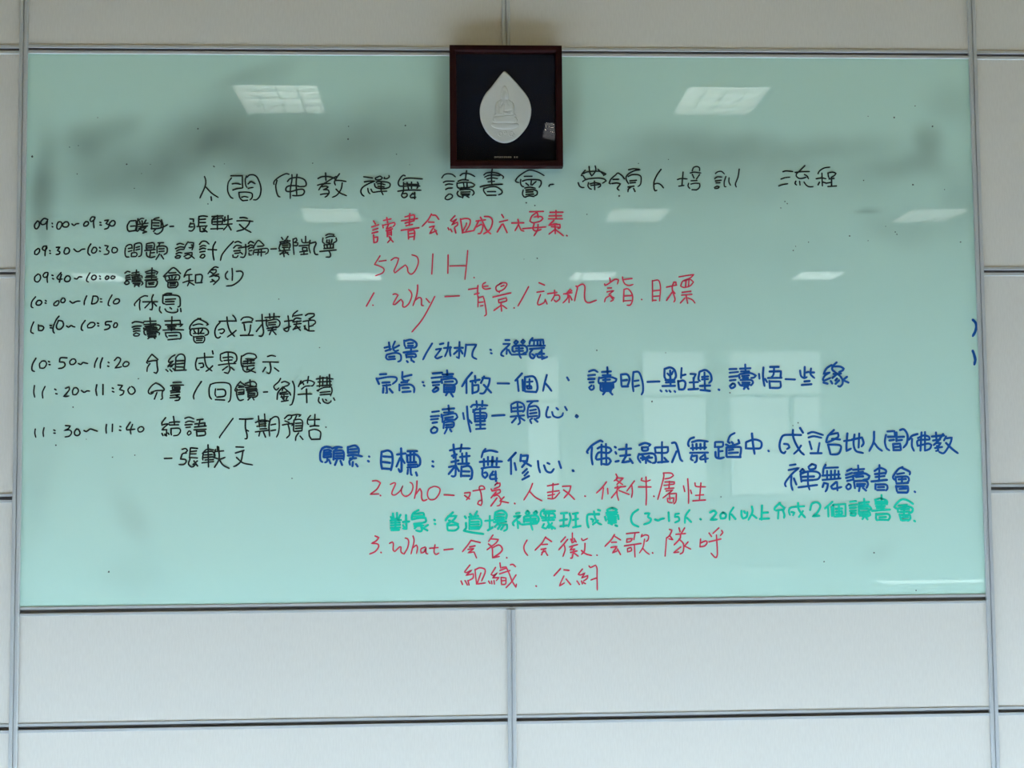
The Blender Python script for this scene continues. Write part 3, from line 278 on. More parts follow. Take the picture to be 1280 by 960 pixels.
 '-390,931 41,2;-389,916 35,3;-374,879 -15,-15 7,-15 20,5 4,17 -16,8;-383,953 34,4;-381,899 22,3;-337,940 0,-12/-334,935 64,10 13,-18 -13,-12 -15,-2;-332,928 0,-25;-331,965 57,5;-324,906 -3,-33;-324,950 45,2;-322,901 40,4 7,-17 -7,-12;-310,868 -12,-22;-319,923 39,5;-319,913 39,2;-315,888 30,2;-315,876 30,1;-302,985 3,-32;-295,866 7,-10/-230,947 5,-30;-210,979 5,-67 12,-59;-200,912 12,-15;-190,977 12,10 70,-3;-180,962 62,7;-165,967 -15,-15;-173,947 2,-35;-171,905 50,2;-170,947 52,-1 4,-20 -10,-12;-166,887 45,2;-166,867 46,2;-163,1006 3,-30;-163,932 40,0;-163,919 39,2;-145,971 1,-99;-133,1006 -2,-27/-85,932 61,3/6,927 67,6;9,985 2,-35;11,988 28,12 30,-10 7,-25 -8,-15;33,920 -20,-22;16,953 52,2;19,970 44,5;41,998 2,-53 10,-45 -10,-12;53,923 22,-15/89,1002 54,2;118,1002 -20,-20 -7,-32 2,-30;96,975 37,4 15,-20 0,-34 -15,-8;100,927 38,3;103,957 30,5;103,942 32,4;113,917 -10,-7 7,-17;125,915 15,-14/193,974 -9,-30 3,-20 18,0;213,949 7,-20 22,-8 20,8 6,15;235,969 8,-8;278,974 9,-16/335,933 -5,-7 7,-5 5,6 -7,6'),
'vision_line': ('b', 4.0,
 '-925,777 -9,-22 1,-35 10,-10;-925,777 19,8 25,-4;-916,760 -2,-25;-916,767 22,3 15,-6;-916,755 30,2 5,-17;-916,733 35,2;-911,745 25,2;-899,732 -2,-19 -10,-5;-891,720 7,-17;-876,776 24,8 25,-3;-867,764 -2,-42;-852,779 -12,-15;-864,764 37,2 9,-17 -2,-30;-862,727 37,0;-852,720 -10,-25;-857,752 30,1;-857,739 30,0;-835,715 8,-20/-799,783 1,-29;-798,741 34,3 35,-8;-796,783 32,7 18,-15 0,-24;-791,756 37,2;-776,741 3,-12 -18,-15 3,-19;-788,771 32,2;-788,726 29,2;-774,709 -2,-20;-759,699 8,-12/-700,714 4,-3;-695,736 2,-2/-633,757 -3,-49 5,-35;-633,757 32,7 19,-15 3,-42 -8,-41;-631,676 39,-3;-629,708 37,-5;-624,735 37,-3/-542,727 -18,-42;-557,744 42,5;-537,774 2,-111 -8,-5 -7,15;-533,724 13,-22;-508,741 2,-34;-506,680 42,2;-503,670 -3,-22;-505,759 47,1;-505,739 37,5 22,-18 2,-30 -15,-14;-503,704 39,2;-503,692 44,2;-491,759 0,-52;-491,680 2,-32 5,-6;-473,758 -1,-51;-464,655 5,-15/-383,686 5,-3;-382,709 3,-2/-274,680 -28,-34;-301,680 35,7;-296,762 45,9 55,0;-268,744 -1,-103 -10,-8 -10,3;-288,705 34,7;-286,735 23,7;-278,791 2,-37;-273,754 -5,-29;-264,680 12,-20;-256,695 54,2;-246,729 47,5;-238,791 -6,-35;-239,682 -3,-49;-237,680 35,4 15,-24 -3,-35 -8,-7;-237,635 37,0;-236,747 2,-43;-232,658 32,-1;-214,749 0,-45/-148,704 50,3 60,-2;-120,768 -12,-15 -8,-27;-140,672 42,6 47,-1;-135,669 -1,-30 13,-15 12,15 -7,13 -10,-3;-132,753 35,7 37,-8;-128,718 0,-34;-108,728 0,-39;-83,656 -15,-22 4,-15 30,2;-94,639 25,2;-85,728 -3,-45;-71,656 2,-47;-63,723 -3,-35/30,748 -36,-38;6,720 0,-77;24,697 7,-34/56,737 -3,-30;56,732 35,2 -8,-27 -22,0;86,707 -25,-30;95,632 -33,-17;85,667 -22,-20;71,702 34,-20;90,652 -17,-17/140,706 3,-30 7,-27/170,684 12,-28 22,-7 15,17;187,696 10,-5/244,703 10,-32/313,658 3,-3/463,800 -12,4 -41,-23 -25,-30 4,-8;410,771 -3,-47 5,-38;438,766 22,9 38,-7 9,-13 -17,-12 -45,3 -15,-22 4,-13 55,7 15,-15 -15,-17 -27,3;458,785 -2,-99;480,788 1,-102/524,773 5,-3;527,747 4,-8;527,700 15,3;545,760 60,4;550,728 50,4;580,727 -21,-32 40,5;583,784 -3,-47;599,712 13,-20/645,737 -6,-20 13,-23;647,734 63,5 17,-13 0,-30 -15,-5;648,781 28,10 27,-8 -7,-7;654,716 56,2;660,769 30,1 -2,-15 -25,-1 -3,15;662,727 27,-23 15,-10;695,726 -33,-19;679,712 0,-20;725,766 3,-23;728,768 63,2 -6,-27 -55,-1;739,694 51,4;761,795 -2,-102;772,716 15,-18/833,748 -23,-53;811,790 18,0 12,-35 11,-45 10,-11/922,817 -20,-8 -10,-22 4,-15;901,740 90,1;911,729 -6,-19 10,-8;906,763 76,3;912,794 35,7 45,-5;914,782 2,-28;916,724 20,3 -3,-28 -10,-7;934,784 0,-25;971,729 -20,-15 4,-7 36,4;954,784 0,-25;975,789 -1,-30;976,731 2,-37/1028,791 -1,-23;1029,743 2,-25 20,-7 20,5;1030,793 38,0 -3,-22 -33,-3;1045,766 -1,-48;1047,746 18,2/1083,780 10,-5;1085,765 -1,-42;1087,718 68,-1;1127,837 -23,-14 -13,-30;1146,802 5,-15 -18,-7 -40,-10;1093,765 60,2 5,-15 -6,-35;1096,792 5,-4;1097,752 21,3;1097,737 45,3;1112,792 6,-7/1184,790 -1,-30;1186,792 39,12 35,-12 -3,-30 -33,-3 -38,1;1215,834 4,-52 7,-50/1296,747 2,-2/1463,825 -84,0 -18,-19 -8,-35 7,-28 15,-8 8,8;1376,781 20,-3 7,-15 -13,-8;1423,850 -1,-25 10,-35 24,-45 20,-19;1462,772 -16,-22 -21,-19;1459,860 14,-23/1499,832 25,7 51,-15;1501,812 28,6 38,-8;1505,792 10,-38;1509,733 56,0;1556,784 -9,-45/1631,849 -31,-30 -11,-30;1610,826 41,8 0,-20 -31,-18 -28,-10;1599,776 11,-47;1601,776 59,-5 2,-23 -14,-20 -35,-2;1620,804 40,-3/1681,793 40,5;1699,831 -6,-53 -1,-35 23,12;1722,800 51,10 7,-28 -11,-17;1735,825 -6,-47 11,-35 36,-11;1759,830 -5,-70/1835,838 -4,-51 -23,-45;1833,784 20,-27 20,-15/1895,822 -6,-35 7,-31 15,-12;1903,839 36,2 2,-25;1905,812 33,0;1912,794 23,3;1930,776 2,-27;1931,745 36,0;1932,776 34,2 4,-32;1937,761 26,1;1949,834 -1,-43;1953,794 23,2;1956,811 31,1;1968,846 20,3 17,-28 -4,-40 -18,-23/2056,825 -28,-9 -16,-20;2028,801 -2,-36 10,-24;2058,805 31,13 26,-8 2,-13 -59,-4 -3,-28 12,3 42,9 17,-7 -8,-18 -21,-10;2077,833 -8,-91;2095,835 -3,-93/2130,812 62,5;2135,792 36,5;2187,824 -27,-35 -23,-20;2144,754 36,5;2154,764 7,-22 -13,-3;2150,779 25,0 -16,-17;2151,832 2,-43;2199,802 33,4 -11,-32 -32,-45 -25,5;2202,812 -11,-20;2201,779 30,-30 29,-22'),
'reading_club_line': ('b', 3.9,
 '1396,650 53,10 -31,-25 -31,-34 -11,-20 5,-13;1403,674 29,4;1410,620 -3,-40 7,-30;1422,608 12,-30;1444,563 94,11;1467,655 -13,-13 10,-7 12,10 -9,10;1456,630 4,-38;1458,630 36,12 46,-3 15,-15 -11,-20 -26,-5;1466,615 58,2;1468,597 50,2;1494,640 -1,-60 7,-29;1515,679 -18,-14 8,-13 25,5 5,15 -20,7/1574,584 -8,-20;1567,621 86,5;1567,599 91,7;1584,674 -11,-20 -3,-25;1574,584 20,-5 -6,-25 -8,-13;1581,659 66,2;1591,644 -1,-40;1635,588 -26,-22 10,-12 43,9;1611,644 -1,-40;1631,646 -3,-38;1640,588 1,-42;1649,643 -1,-35/1698,578 -13,-15 10,-13 13,8 0,15 -10,5;1686,623 31,10;1686,608 31,7;1691,593 25,5;1692,643 23,10;1722,618 2,-21;1723,648 56,4;1724,617 54,13 28,-13 -8,-15 -26,-5;1726,587 4,-30;1727,632 46,5;1731,592 56,0 10,-15 -8,-20;1737,612 36,3;1741,577 41,0;1741,567 35,0;1749,670 1,-28;1756,567 -6,-25;1771,557 15,-13/1815,589 79,7;1832,642 28,14 30,-12 -3,-18;1834,626 51,5;1835,576 -1,-25;1836,611 46,5;1838,574 50,-1 8,-17 -8,-13;1842,546 38,0;1847,561 31,0;1858,671 -5,-80/1975,660 -23,-12 -27,-37 7,-15;1938,611 2,-26;1939,565 4,-25;1942,578 59,2;1943,610 54,2 9,-17 -10,-15;1944,563 56,-1 0,-22 -8,-10;1946,625 36,5;1948,533 41,-1;1953,598 38,2;1956,550 34,2;1971,605 -1,-20;1972,655 40,-20 -2,-13/2033,537 3,-3'),
'who': ('r', 2.5,
 '-678,615 22,1 17,-11 -17,-30 -34,-26 43,2;-640,544 2,-2/-590,597 18,8 7,-4 -17,-41 0,-12 14,-3 25,19 15,27 -8,-22 3,-19 19,-13 25,17 10,29 -5,18 -10,5/-459,613 -3,-40 -10,-46;-464,549 19,27 8,-18 0,-29 9,-14 18,6;-376,585 -24,-12 -8,-30 12,-22 25,2 20,25 5,24 -15,11 -15,2/-326,543 49,-3/-225,551 29,3 -5,-18 -15,-19;-225,539 24,-17;-183,561 59,9 -7,13 -15,2 -7,-10 9,-24 5,-45 -5,-17 -17,8 7,14 15,3/-65,525 -30,-39;-94,570 5,-10;-69,555 -25,-29;-89,560 39,7 0,-15 -34,-12;-80,535 20,3 15,-23 -5,-24 -15,-5;-62,602 -15,-17 8,9 20,5 -3,-17 -27,-12;-30,530 -20,-20;-50,510 42,-9/22,498 2,-2/112,595 -13,-32 -30,-49;97,556 27,-28 34,-19/186,582 55,9;186,550 57,8;246,549 -28,-29 -32,0;188,534 33,7;214,594 -4,-71/261,579 42,2 -10,-30 -25,-29;266,562 27,-21 27,-27/371,531 3,-2/480,599 -23,-29 -27,-25;465,570 -8,-55;485,567 2,-27/532,554 -28,-34;528,638 7,-20 -17,-14;522,569 53,7;528,609 32,-23;530,618 35,0 -33,-32;552,576 -20,-17;535,579 -3,-40 7,-32;542,556 50,-20/620,603 -38,-49;607,578 2,-30 -5,-27/640,573 62,-1;658,617 -5,-12 25,-5 22,7;678,622 1,-84 -3,-55;715,527 2,-2/766,641 2,-15 -16,-59 -17,-57;777,551 35,5 -51,-39;766,641 38,-1 12,-12 -18,-12 -27,-5;767,579 51,6;772,562 45,4;773,596 47,0 -2,-12;784,514 2,-17 20,-5;786,514 31,3 -5,-23;795,599 -3,-33;792,537 37,2 -3,-37 -10,-15;794,542 2,-35/865,576 6,-28;887,611 3,-65 -1,-57;900,555 5,-17;911,501 63,4;923,590 5,-17 48,-3;925,528 40,3;953,590 -9,-80'),
'green_line': ('g', 4.4,
 '-590,420 51,2;-588,437 5,-10;-588,408 44,2;-588,396 44,2;-588,383 44,2;-585,373 36,1;-578,454 3,-27;-566,427 0,-54;-558,457 0,-30;-541,447 -10,-20;-529,412 30,2;-514,446 2,-68 -17,2;-529,397 7,-12/-452,470 -28,-17 -7,-27;-485,424 40,7 27,0 2,-18 -19,-7;-480,439 55,1;-475,451 45,4 5,-12;-475,402 40,4;-472,392 41,2;-460,392 -12,-12;-445,406 9,-34 -9,-7 -20,5;-436,384 27,-15;-406,396 -25,-17/-375,421 3,-2;-373,402 3,-2/-283,456 -24,-22 -13,-17;-307,437 42,2 -18,-22 -29,-17;-312,397 2,-24;-308,393 45,1 7,-12 -17,-14 -35,0;-303,417 45,-18/-219,404 0,-25 -12,-13 41,-9 57,-8;-224,436 5,-8;-204,433 45,4;-201,421 -1,-47;-201,423 51,0 8,-25 -8,-19;-199,448 8,-10;-194,408 39,1;-194,396 39,1;-194,384 39,0;-194,374 39,0;-164,460 -10,-17/-124,413 39,3;-111,367 23,13;-101,437 -1,-64;-81,407 60,2;-75,451 -3,-29;-61,402 -15,-19;-73,454 32,9 23,-17 -3,-25;-73,417 42,2;-70,442 39,2;-70,429 39,0;-66,395 50,-1 -1,-22 -15,-10;-46,395 -15,-22;-31,392 -15,-22/19,433 34,3 -20,-15 -20,-20 5,-12;29,448 17,2;36,411 2,-35;43,406 7,-10/58,393 74,5;68,430 0,-24;73,433 50,4 17,-12 -5,-22 -28,-3;75,420 52,2;75,411 52,1;86,460 -10,-10 10,-8 10,8 -10,10;100,435 2,-40 8,-29;128,459 -13,-9 10,-8 10,10 -7,7/168,466 -15,-12 -1,-20 15,-5;157,424 65,2;167,395 -10,-17 20,-5 15,22;160,412 57,2;165,456 57,2;167,446 40,0;175,451 2,-32;187,404 19,-34;207,399 -16,-24;192,451 0,-32;197,387 24,-15;212,448 10,-14 -15,-15/246,411 35,5;249,382 32,4;252,446 30,2;267,445 -4,-64;294,445 5,-27 -11,-37;311,443 25,4;311,413 25,5;311,376 37,7;324,442 1,-64/441,439 -53,0 -7,-17 2,-30 5,-17;401,417 12,-5 -5,-10/391,439 50,3;435,409 -25,-19;416,454 5,-32 14,-25 17,-8;436,461 10,-3/470,426 5,-17;478,446 53,2;480,436 48,2;506,470 -25,-9 5,-10 30,-1 15,12 -25,8;485,426 40,0;485,416 40,1;487,396 38,2;488,406 37,1;495,394 10,-5;522,384 8,-3;535,435 3,-20/636,461 -26,-19 -10,-27 9,-25 28,-14/670,441 23,2 -8,-19 15,-10 -8,-17 -28,-10/720,411 15,-5 15,7 15,3/788,445 2,-42/823,437 -4,-15 18,0 3,-17 -21,-10;823,437 17,2/893,456 -20,-29 -4,-35;880,417 20,-20/946,411 3,-2/996,443 20,8 12,-11 -13,-17 -17,-17 32,2/1061,442 -13,-12 2,-18 21,3 5,17 -15,10;1114,466 -18,-27 -3,-34;1104,432 19,-23/1154,449 0,-23 7,-15 18,8 5,24;1167,447 5,-8;1207,470 2,-27 -21,-39;1207,431 22,-18/1246,408 46,2;1258,475 -4,-70;1262,438 25,2/1349,486 -26,-22 -3,-12;1328,449 40,5;1341,447 -4,-38;1344,484 27,-23 -8,-10;1363,451 7,-25 -3,-14/1470,469 -66,-6 -11,-17 5,-20;1406,441 15,-3 -8,-14;1440,485 4,-34 30,-38;1464,445 -21,-29/1500,450 10,30 26,7 17,-18 -18,-34 -23,-17 35,3/1614,489 -38,-32;1591,464 1,-47;1609,464 1,-45;1617,474 63,4 -1,-60 -59,-2 -3,55;1629,454 33,2;1631,439 30,4 -2,-15 -28,-2;1647,466 -1,-35/1698,470 40,5;1702,458 31,2;1702,443 30,2;1703,488 31,4;1707,433 -3,-12 23,-1 5,13 -25,0;1746,462 53,2 12,-12 -18,-10;1749,477 -2,-49;1748,470 46,2;1748,442 4,-24;1749,482 51,5;1753,452 41,0;1753,437 45,0 7,-15 -18,-10;1757,427 36,0;1762,417 31,0;1772,412 -8,-10;1775,502 1,-25;1782,410 8,-10/1814,442 91,6;1830,497 31,7 30,-13 0,-18;1832,477 56,0;1833,487 53,0;1834,427 -1,-25 7,-8;1835,466 45,0;1839,456 36,1;1839,424 55,2 10,-15 -10,-17;1848,397 41,-1;1851,409 33,2;1864,521 -2,-75/2023,475 -25,17 -30,6 -26,-18 -16,-19 15,-11;1944,453 2,-18;1949,468 43,2;1949,453 48,9 23,-10 -3,-17 -16,-5;1953,423 7,-28;1956,435 46,2;1958,420 48,0 2,-18 -13,-12;1961,448 41,2;1965,393 30,2;1968,408 28,2;1977,455 -1,-25;2027,391 4,-3'),
'what': ('r', 2.5,
 '-666,345 19,-8 -14,-16 -23,-12 30,-3 5,-15 -17,-22 -27,-12;-638,265 2,-2/-595,308 14,7 5,-10 -2,-29 9,-8 23,22 7,0 0,-25 15,-10 17,30 6,29 -6,15 -12,4/-480,343 5,-25 -15,-63;-483,284 20,15 5,-15 -5,-27;-421,288 -20,-9 0,-20 15,5 10,22 -1,-27 10,-5/-399,281 42,4;-372,298 -5,-35 10,-12 14,7/-328,273 44,4/-195,318 -15,-22 -27,-33;-210,274 30,4 -30,-21 25,4;-202,286 27,5;-195,318 45,-11;-180,261 12,-29/-96,324 37,-3 -13,-17 -44,-33;-109,300 18,-20 2,-49;-86,343 -22,-31;-91,280 34,14 17,-20 -12,-19 -37,-24 34,7/-20,232 2,-2/82,316 -15,-28 2,-25 15,-22/174,331 -18,-30 -35,-35;151,270 24,4;166,272 -13,-29;155,255 18,7;156,293 27,2;170,262 13,-22;174,328 29,-20/283,317 -23,-27 -21,-23;273,330 -23,-25;267,288 3,-22 -11,-32;292,280 40,11;307,280 -13,-15 25,5;314,270 -10,-44 -8,0;297,253 32,7;300,319 5,-19 17,9;307,349 0,-39;314,250 20,-15;315,322 10,-18/369,297 -3,-37 -15,-17;351,262 22,-17 28,-8;352,321 7,-10 23,10/427,239 2,-2/516,338 -17,-26 -31,-31;498,275 30,5 -23,-32 23,10;501,300 25,1;519,329 27,-17;530,268 15,-28/565,282 83,11;576,342 63,6;578,316 -2,-17 20,5 10,14 -28,-2;580,269 0,-17 20,7 -2,15 -18,-5;619,345 -6,-32;615,286 2,-58;666,315 -8,-39 -18,-29;654,338 -6,-13 21,10 17,-5 -3,-20 -10,-7;655,271 17,-20 17,-12/704,247 2,-2/776,321 -9,-91;791,361 13,-4 -11,-23 -15,-15;793,329 15,-20 -22,6;847,274 -38,-29 28,4;846,338 -3,-22 -30,-32;823,336 48,4;838,313 22,-25 -3,-39 -15,-10;839,368 5,-18;867,367 -18,-27;862,279 33,-16;883,298 -18,-20/946,312 -4,-39;945,292 28,10 5,-10 -13,-15 -23,-4;988,297 60,14;989,341 12,-17;1026,331 3,-94 -5,-17 -10,2 -17,20;1039,366 -30,-27;1052,353 6,-10 -12,-15'),
'organisation': ('r', 2.5,
 '-245,120 7,-17;-201,197 -27,-33 10,-3 27,12 -30,-26 37,7 -2,-20 -20,-12;-226,122 12,-22;-211,122 5,-22/-176,175 7,-71;-176,173 22,10 25,-6 2,-19 -17,-39;-147,158 -20,-54 42,5/-110,118 7,-12/-75,184 -22,-34 12,-5 20,13 -25,-25 32,2 -13,-15;-95,118 2,-14;-83,120 2,-17;-56,152 52,16;-53,206 3,-25 22,5;-53,169 32,12;-48,135 2,-35 20,3 2,29 -24,3;-44,118 18,2;26,146 -23,-34 -27,-28;-23,186 14,-30 15,-39 19,-32 3,17;-1,196 12,2 13,-12/123,91 3,-2/246,174 -32,-34;263,138 -15,-29 -8,-20 25,15;263,168 25,-3;273,123 22,-27/327,113 12,-18;355,171 -22,-26 12,-3 22,10 -17,-25 32,12 -5,-15 -18,-12;349,113 5,-15;359,105 10,-6;388,186 7,-8 25,11 7,-14 0,-39 0,-69;397,117 27,9'),
'edge': ('b', 4.6,
 '2353,1244 7,-20 5,-23 -6,-26;2359,1402 12,-13 5,-20 -7,-26 -13,-23;2359,1226 5,-25;2372,1390 5,-19 -4,-20'),
}
SPECKS = [(-1.1761, 1.1159, 0.003), (-1.0853, 1.1399, 0.0016), (-1.0638, 1.1439, 0.0014), (-1.0659, 1.0726, 0.0016), (-0.945, 1.0969, 0.0022), (-0.9256, 1.0367, 0.0016), (-0.8869, 1.097, 0.0012), (-0.9083, 1.0738, 0.0012), (-1.0176, 1.2146, 0.0012), (-0.7704, 1.1872, 0.002), (-0.7313, 1.0923, 0.002), (-0.7446, 0.9976, 0.0016), (-0.4858, 1.1008, 0.0014), (-0.3968, 1.1944, 0.0015), (-0.3982, 1.1619, 0.0022), (-0.2548, 1.1969, 0.0022), (-0.2771, 1.1236, 0.0016), (-0.2446, 1.0972, 0.0012), (0.3323, 1.1014, 0.0015), (0.4088, 1.1118, 0.0013), (0.2823, 1.0185, 0.0026), (0.9913, 1.2218, 0.0024), (1.0904, 1.1992, 0.0024), (1.0466, 1.2521, 0.0015), (0.924, 1.2246, 0.0012), (0.9081, 1.0591, 0.002), (1.035, 1.0479, 0.0024), (1.1167, 1.0356, 0.0015), (1.1538, 0.9004, 0.002), (0.8683, 0.9162, 0.0022), (0.7624, 0.9003, 0.0016), (0.7291, 0.8898, 0.0014), (0.7227, 0.8795, 0.0018), (0.0735, 0.8601, 0.0017), (0.0688, 0.9939, 0.0018), (0.2001, 0.9716, 0.0016), (-0.5694, 0.7591, 0.0016), (-0.4686, 0.6381, 0.0016), (0.2204, 0.6279, 0.002), (0.3934, 0.621, 0.0013), (0.3572, 0.4988, 0.0022), (0.7114, 0.4362, 0.0014), (0.7248, 0.4432, 0.0018), (-1.0689, 0.4944, 0.0018), (-1.1088, 0.4018, 0.0022), (-0.9721, 0.3714, 0.0017), (-0.9183, 0.3758, 0.0015), (-1.0358, 0.4159, 0.0012), (-0.453, 0.4409, 0.002), (-0.5361, 0.3156, 0.0017), (-0.9783, 0.093, 0.0026), (0.9616, 0.9408, 0.0013), (0.986, 0.9264, 0.0018), (0.9899, 0.9203, 0.0015), (0.7041, 1.0044, 0.0017), (0.7101, 0.9993, 0.0018), (0.6935, 0.988, 0.0015), (0.0477, 1.001, 0.0022), (0.0698, 0.9939, 0.0014), (0.5259, 0.2601, 0.0015), (1.0131, 0.0222, 0.0018), (-0.7294, 1.0913, 0.0016), (-0.4868, 1.1008, 0.0013), (0.9153, 0.9039, 0.0014), (-0.9115, 0.5632, 0.0015), (-0.7047, 1.0984, 0.0012), (0.9092, 0.1168, 0.0022), (0.7822, 0.0965, 0.0018), (0.5542, 0.5196, 0.0022), (0.0403, 0.8581, 0.0011)]
SMUDGES_AND_SHADE = [(-1.1424, 1.0274, 0.024, 0.124, 0, 0.34), (-1.0503, 1.1581, 0.052, 0.04, 0, 0.22), (-0.9624, 1.1926, 0.048, 0.032, -20, 0.16), (-0.9907, 1.0777, 0.14, 0.084, 0, 0.16), (-0.0084, 1.0183, 1.28, 0.17, 0, 0.085), (-0.0099, 0.8461, 1.28, 0.12, 0, 0.03), (-0.6662, 1.0984, 0.5, 0.104, -3, 0.11), (0.54, 1.0863, 0.58, 0.072, 0, 0.08), (-0.7417, 1.1792, 0.124, 0.072, -35, 0.24), (-0.8083, 1.1083, 0.1, 0.048, -30, 0.18), (-0.5971, 1.1654, 0.144, 0.1, 0, 0.24), (-0.6175, 1.328, 0.104, 0.024, -15, 0.17), (-0.3083, 1.1907, 0.12, 0.084, 0, 0.22), (-0.2283, 1.1542, 0.072, 0.08, 0, 0.14), (-0.4082, 1.1294, 0.12, 0.08, 0, 0.14), (-0.8825, 1.0377, 0.12, 0.052, 0, 0.12), (0.496, 1.1397, 0.19, 0.04, 5, 0.17), (0.316, 1.1003, 0.12, 0.032, -15, 0.12), (0.7877, 1.1486, 0.18, 0.028, 0, 0.13), (1.0777, 1.1577, 0.032, 0.048, 0, 0.26), (1.1329, 1.2618, 0.052, 0.048, 30, 0.17), (1.0238, 1.0913, 0.088, 0.03, 0, 0.16), (1.009, 0.9367, 0.088, 0.044, 0, 0.15), (0.9175, 0.984, 0.028, 0.006, -8, 0.22), (1.1454, 0.9985, 0.044, 0.06, 0, 0.12), (0.6422, 1.0803, 0.36, 0.08, 0, 0.06), (-0.9297, 0.2374, 0.032, 0.072, -25, 0.1), (-1.1464, 0.3368, 0.044, 0.14, 10, 0.1), (-0.9127, 0.0725, 0.08, 0.06, 0, 0.06), (0.9144, 0.1187, 0.04, 0.024, -20, 0.05), (-0.1576, 1.2525, 0.028, 0.15, 0, 0.22), (0.1655, 1.2332, 0.024, 0.14, 0, 0.1), (0.0123, 1.0814, 0.14, 0.02, 0, 0.12)]  # eraser smears; strips beside and below the picture frame are its painted shade
DROP = [(-0.0049, 1.3317), (0.0007, 1.3283), (0.0153, 1.3131), (0.0319, 1.2939), (0.0464, 1.2759), (0.0557, 1.26), (0.0608, 1.2408), (0.0612, 1.2259), (0.0579, 1.2089), (0.0508, 1.1919), (0.0392, 1.1759), (0.0244, 1.1611), (0.0096, 1.1525), (-0.0061, 1.1493), (-0.0217, 1.1524), (-0.0363, 1.1609), (-0.0508, 1.1757), (-0.06, 1.1915), (-0.0662, 1.2085), (-0.0681, 1.2255), (-0.0674, 1.2403), (-0.0623, 1.2573), (-0.0531, 1.2744), (-0.0373, 1.2936), (-0.0225, 1.3129), (-0.0102, 1.3283)]
RELIEF = ((-0.0053, 1.2342), 0.00021)

M_board = mat('back_painted_glass', rough=0.0, spec=.5)
at = N(M_board, 'ShaderNodeAttribute', attribute_name='residue_and_shade'); at.attribute_type = 'GEOMETRY'
mixc = N(M_board, 'ShaderNodeMix', data_type='RGBA'); mixc.inputs[6].default_value = (.54, .785, .71, 1); mixc.inputs[7].default_value = (.085, .105, .090, 1)
L(M_board, at.outputs['Fac'], mixc.inputs[0]); L(M_board, mixc.outputs[2], bsdf(M_board).inputs['Base Color'])

def residue_and_shade(x, z):  # smear mask with the frame's soft shadow painted in
    p = Vector((x * 9, z * 9, 3.1))
    wx, wz = noise.noise(p) * .018, noise.noise(p + Vector((31, 7, 0))) * .018
    v = 0.0
    for cx, cz, rx, rz, rot, s in SMUDGES_AND_SHADE:
        a = math.radians(-rot); dx, dz = x + wx - cx, z + wz - cz
        u = (dx * math.cos(a) + dz * math.sin(a)) / rx; t = (-dx * math.sin(a) + dz * math.cos(a)) / rz
        q = u * u + t * t
        if q < 6: v += 1.15 * s * math.exp(-(q ** 1.25) * .8)
    v *= 1.0 + .30 * noise.fractal(Vector((x * 6, z * 6, .4)), 1.0, 2.0, 3)
    return min(.8, max(0.0, v) + .012 * max(0, noise.fractal(Vector((x * 2.2, z * 2.2, 9)), 1.0, 2.0, 3)))
board = thing('glass_whiteboard', 'large pale green glass whiteboard covered in black, red, blue and green handwriting', 'whiteboard', (0, 0, Z0))
bx0, bx1, bz0, bz1 = -1.1975, 1.1975, .0045, 1.3825
nx, nz = 300, 174
bm = bmesh.new()
lay = bm.verts.layers.float.new('residue_and_shade')
grid = []
for j in range(nz + 1):
    row = []
    for i in range(nx + 1):
        x = bx0 + (bx1 - bx0) * i / nx; z = bz0 + (bz1 - bz0) * j / nz
        v = bm.verts.new((x, 0, z)); v[lay] = residue_and_shade(x, z); row.append(v)
    grid.append(row)
for j in range(nz):
    for i in range(nx):
        bm.faces.new((grid[j][i], grid[j][i + 1], grid[j + 1][i + 1], grid[j + 1][i]))
# edge and back of the pane
ring = [grid[0][i] for i in range(nx + 1)] + [grid[j][nx] for j in range(1, nz + 1)] + [grid[nz][i] for i in range(nx - 1, -1, -1)] + [grid[j][0] for j in range(nz - 1, 0, -1)]
back = [bm.verts.new((v.co.x, .010, v.co.z)) for v in ring]
for i in range(len(ring)):
    k = (i + 1) % len(ring); bm.faces.new((ring[k], ring[i], back[i], back[k]))
bm.faces.new(back[::-1])
obj('glass_panel', bm, M_board, board)

INKS = {'k': mat('black_ink', (.012, .020, .020), .5, spec=.3), 'r': mat('red_ink', (.74, .050, .105), .5, spec=.3),
        'b': mat('blue_ink', (.003, .088, .36), .5, spec=.3), 'g': mat('green_ink', (.004, .62, .44), .5, spec=.3)}
INK_Y = -.0006
INK_W = {'k': .68, 'r': .74, 'b': .72, 'g': .64}
def spline(pts, step=.0035):
    if len(pts) == 2:
        return [Vector(pts[0]), Vector(pts[1])]
    P = [Vector(p) for p in pts]; out = []
    for i in range(len(P) - 1):
        a, b = P[i], P[i + 1]
        if (b - a).length < 1e-5: continue
        soft = lambda u, v: u.length > 1e-6 and v.length > 1e-6 and u.normalized().dot(v.normalized()) > .12
        m0 = (b - P[i - 1]) * .5 if i > 0 and soft(a - P[i - 1], b - a) else (b - a)
        m1 = (P[i + 2] - a) * .5 if i + 2 < len(P) and soft(b - a, P[i + 2] - b) else (b - a)
        ln = (b - a).length
        for t in (m0, m1):
            if t.length > 1.3 * ln: t *= 1.3 * ln / t.length
        n = max(1, int(math.ceil(ln / step)))
        for k in range(n):
            t = k / n; t2, t3 = t * t, t * t * t
            out.append(a * (2 * t3 - 3 * t2 + 1) + m0 * (t3 - 2 * t2 + t) + b * (-2 * t3 + 3 * t2) + m1 * (t3 - t2))
    out.append(P[-1])
    return out
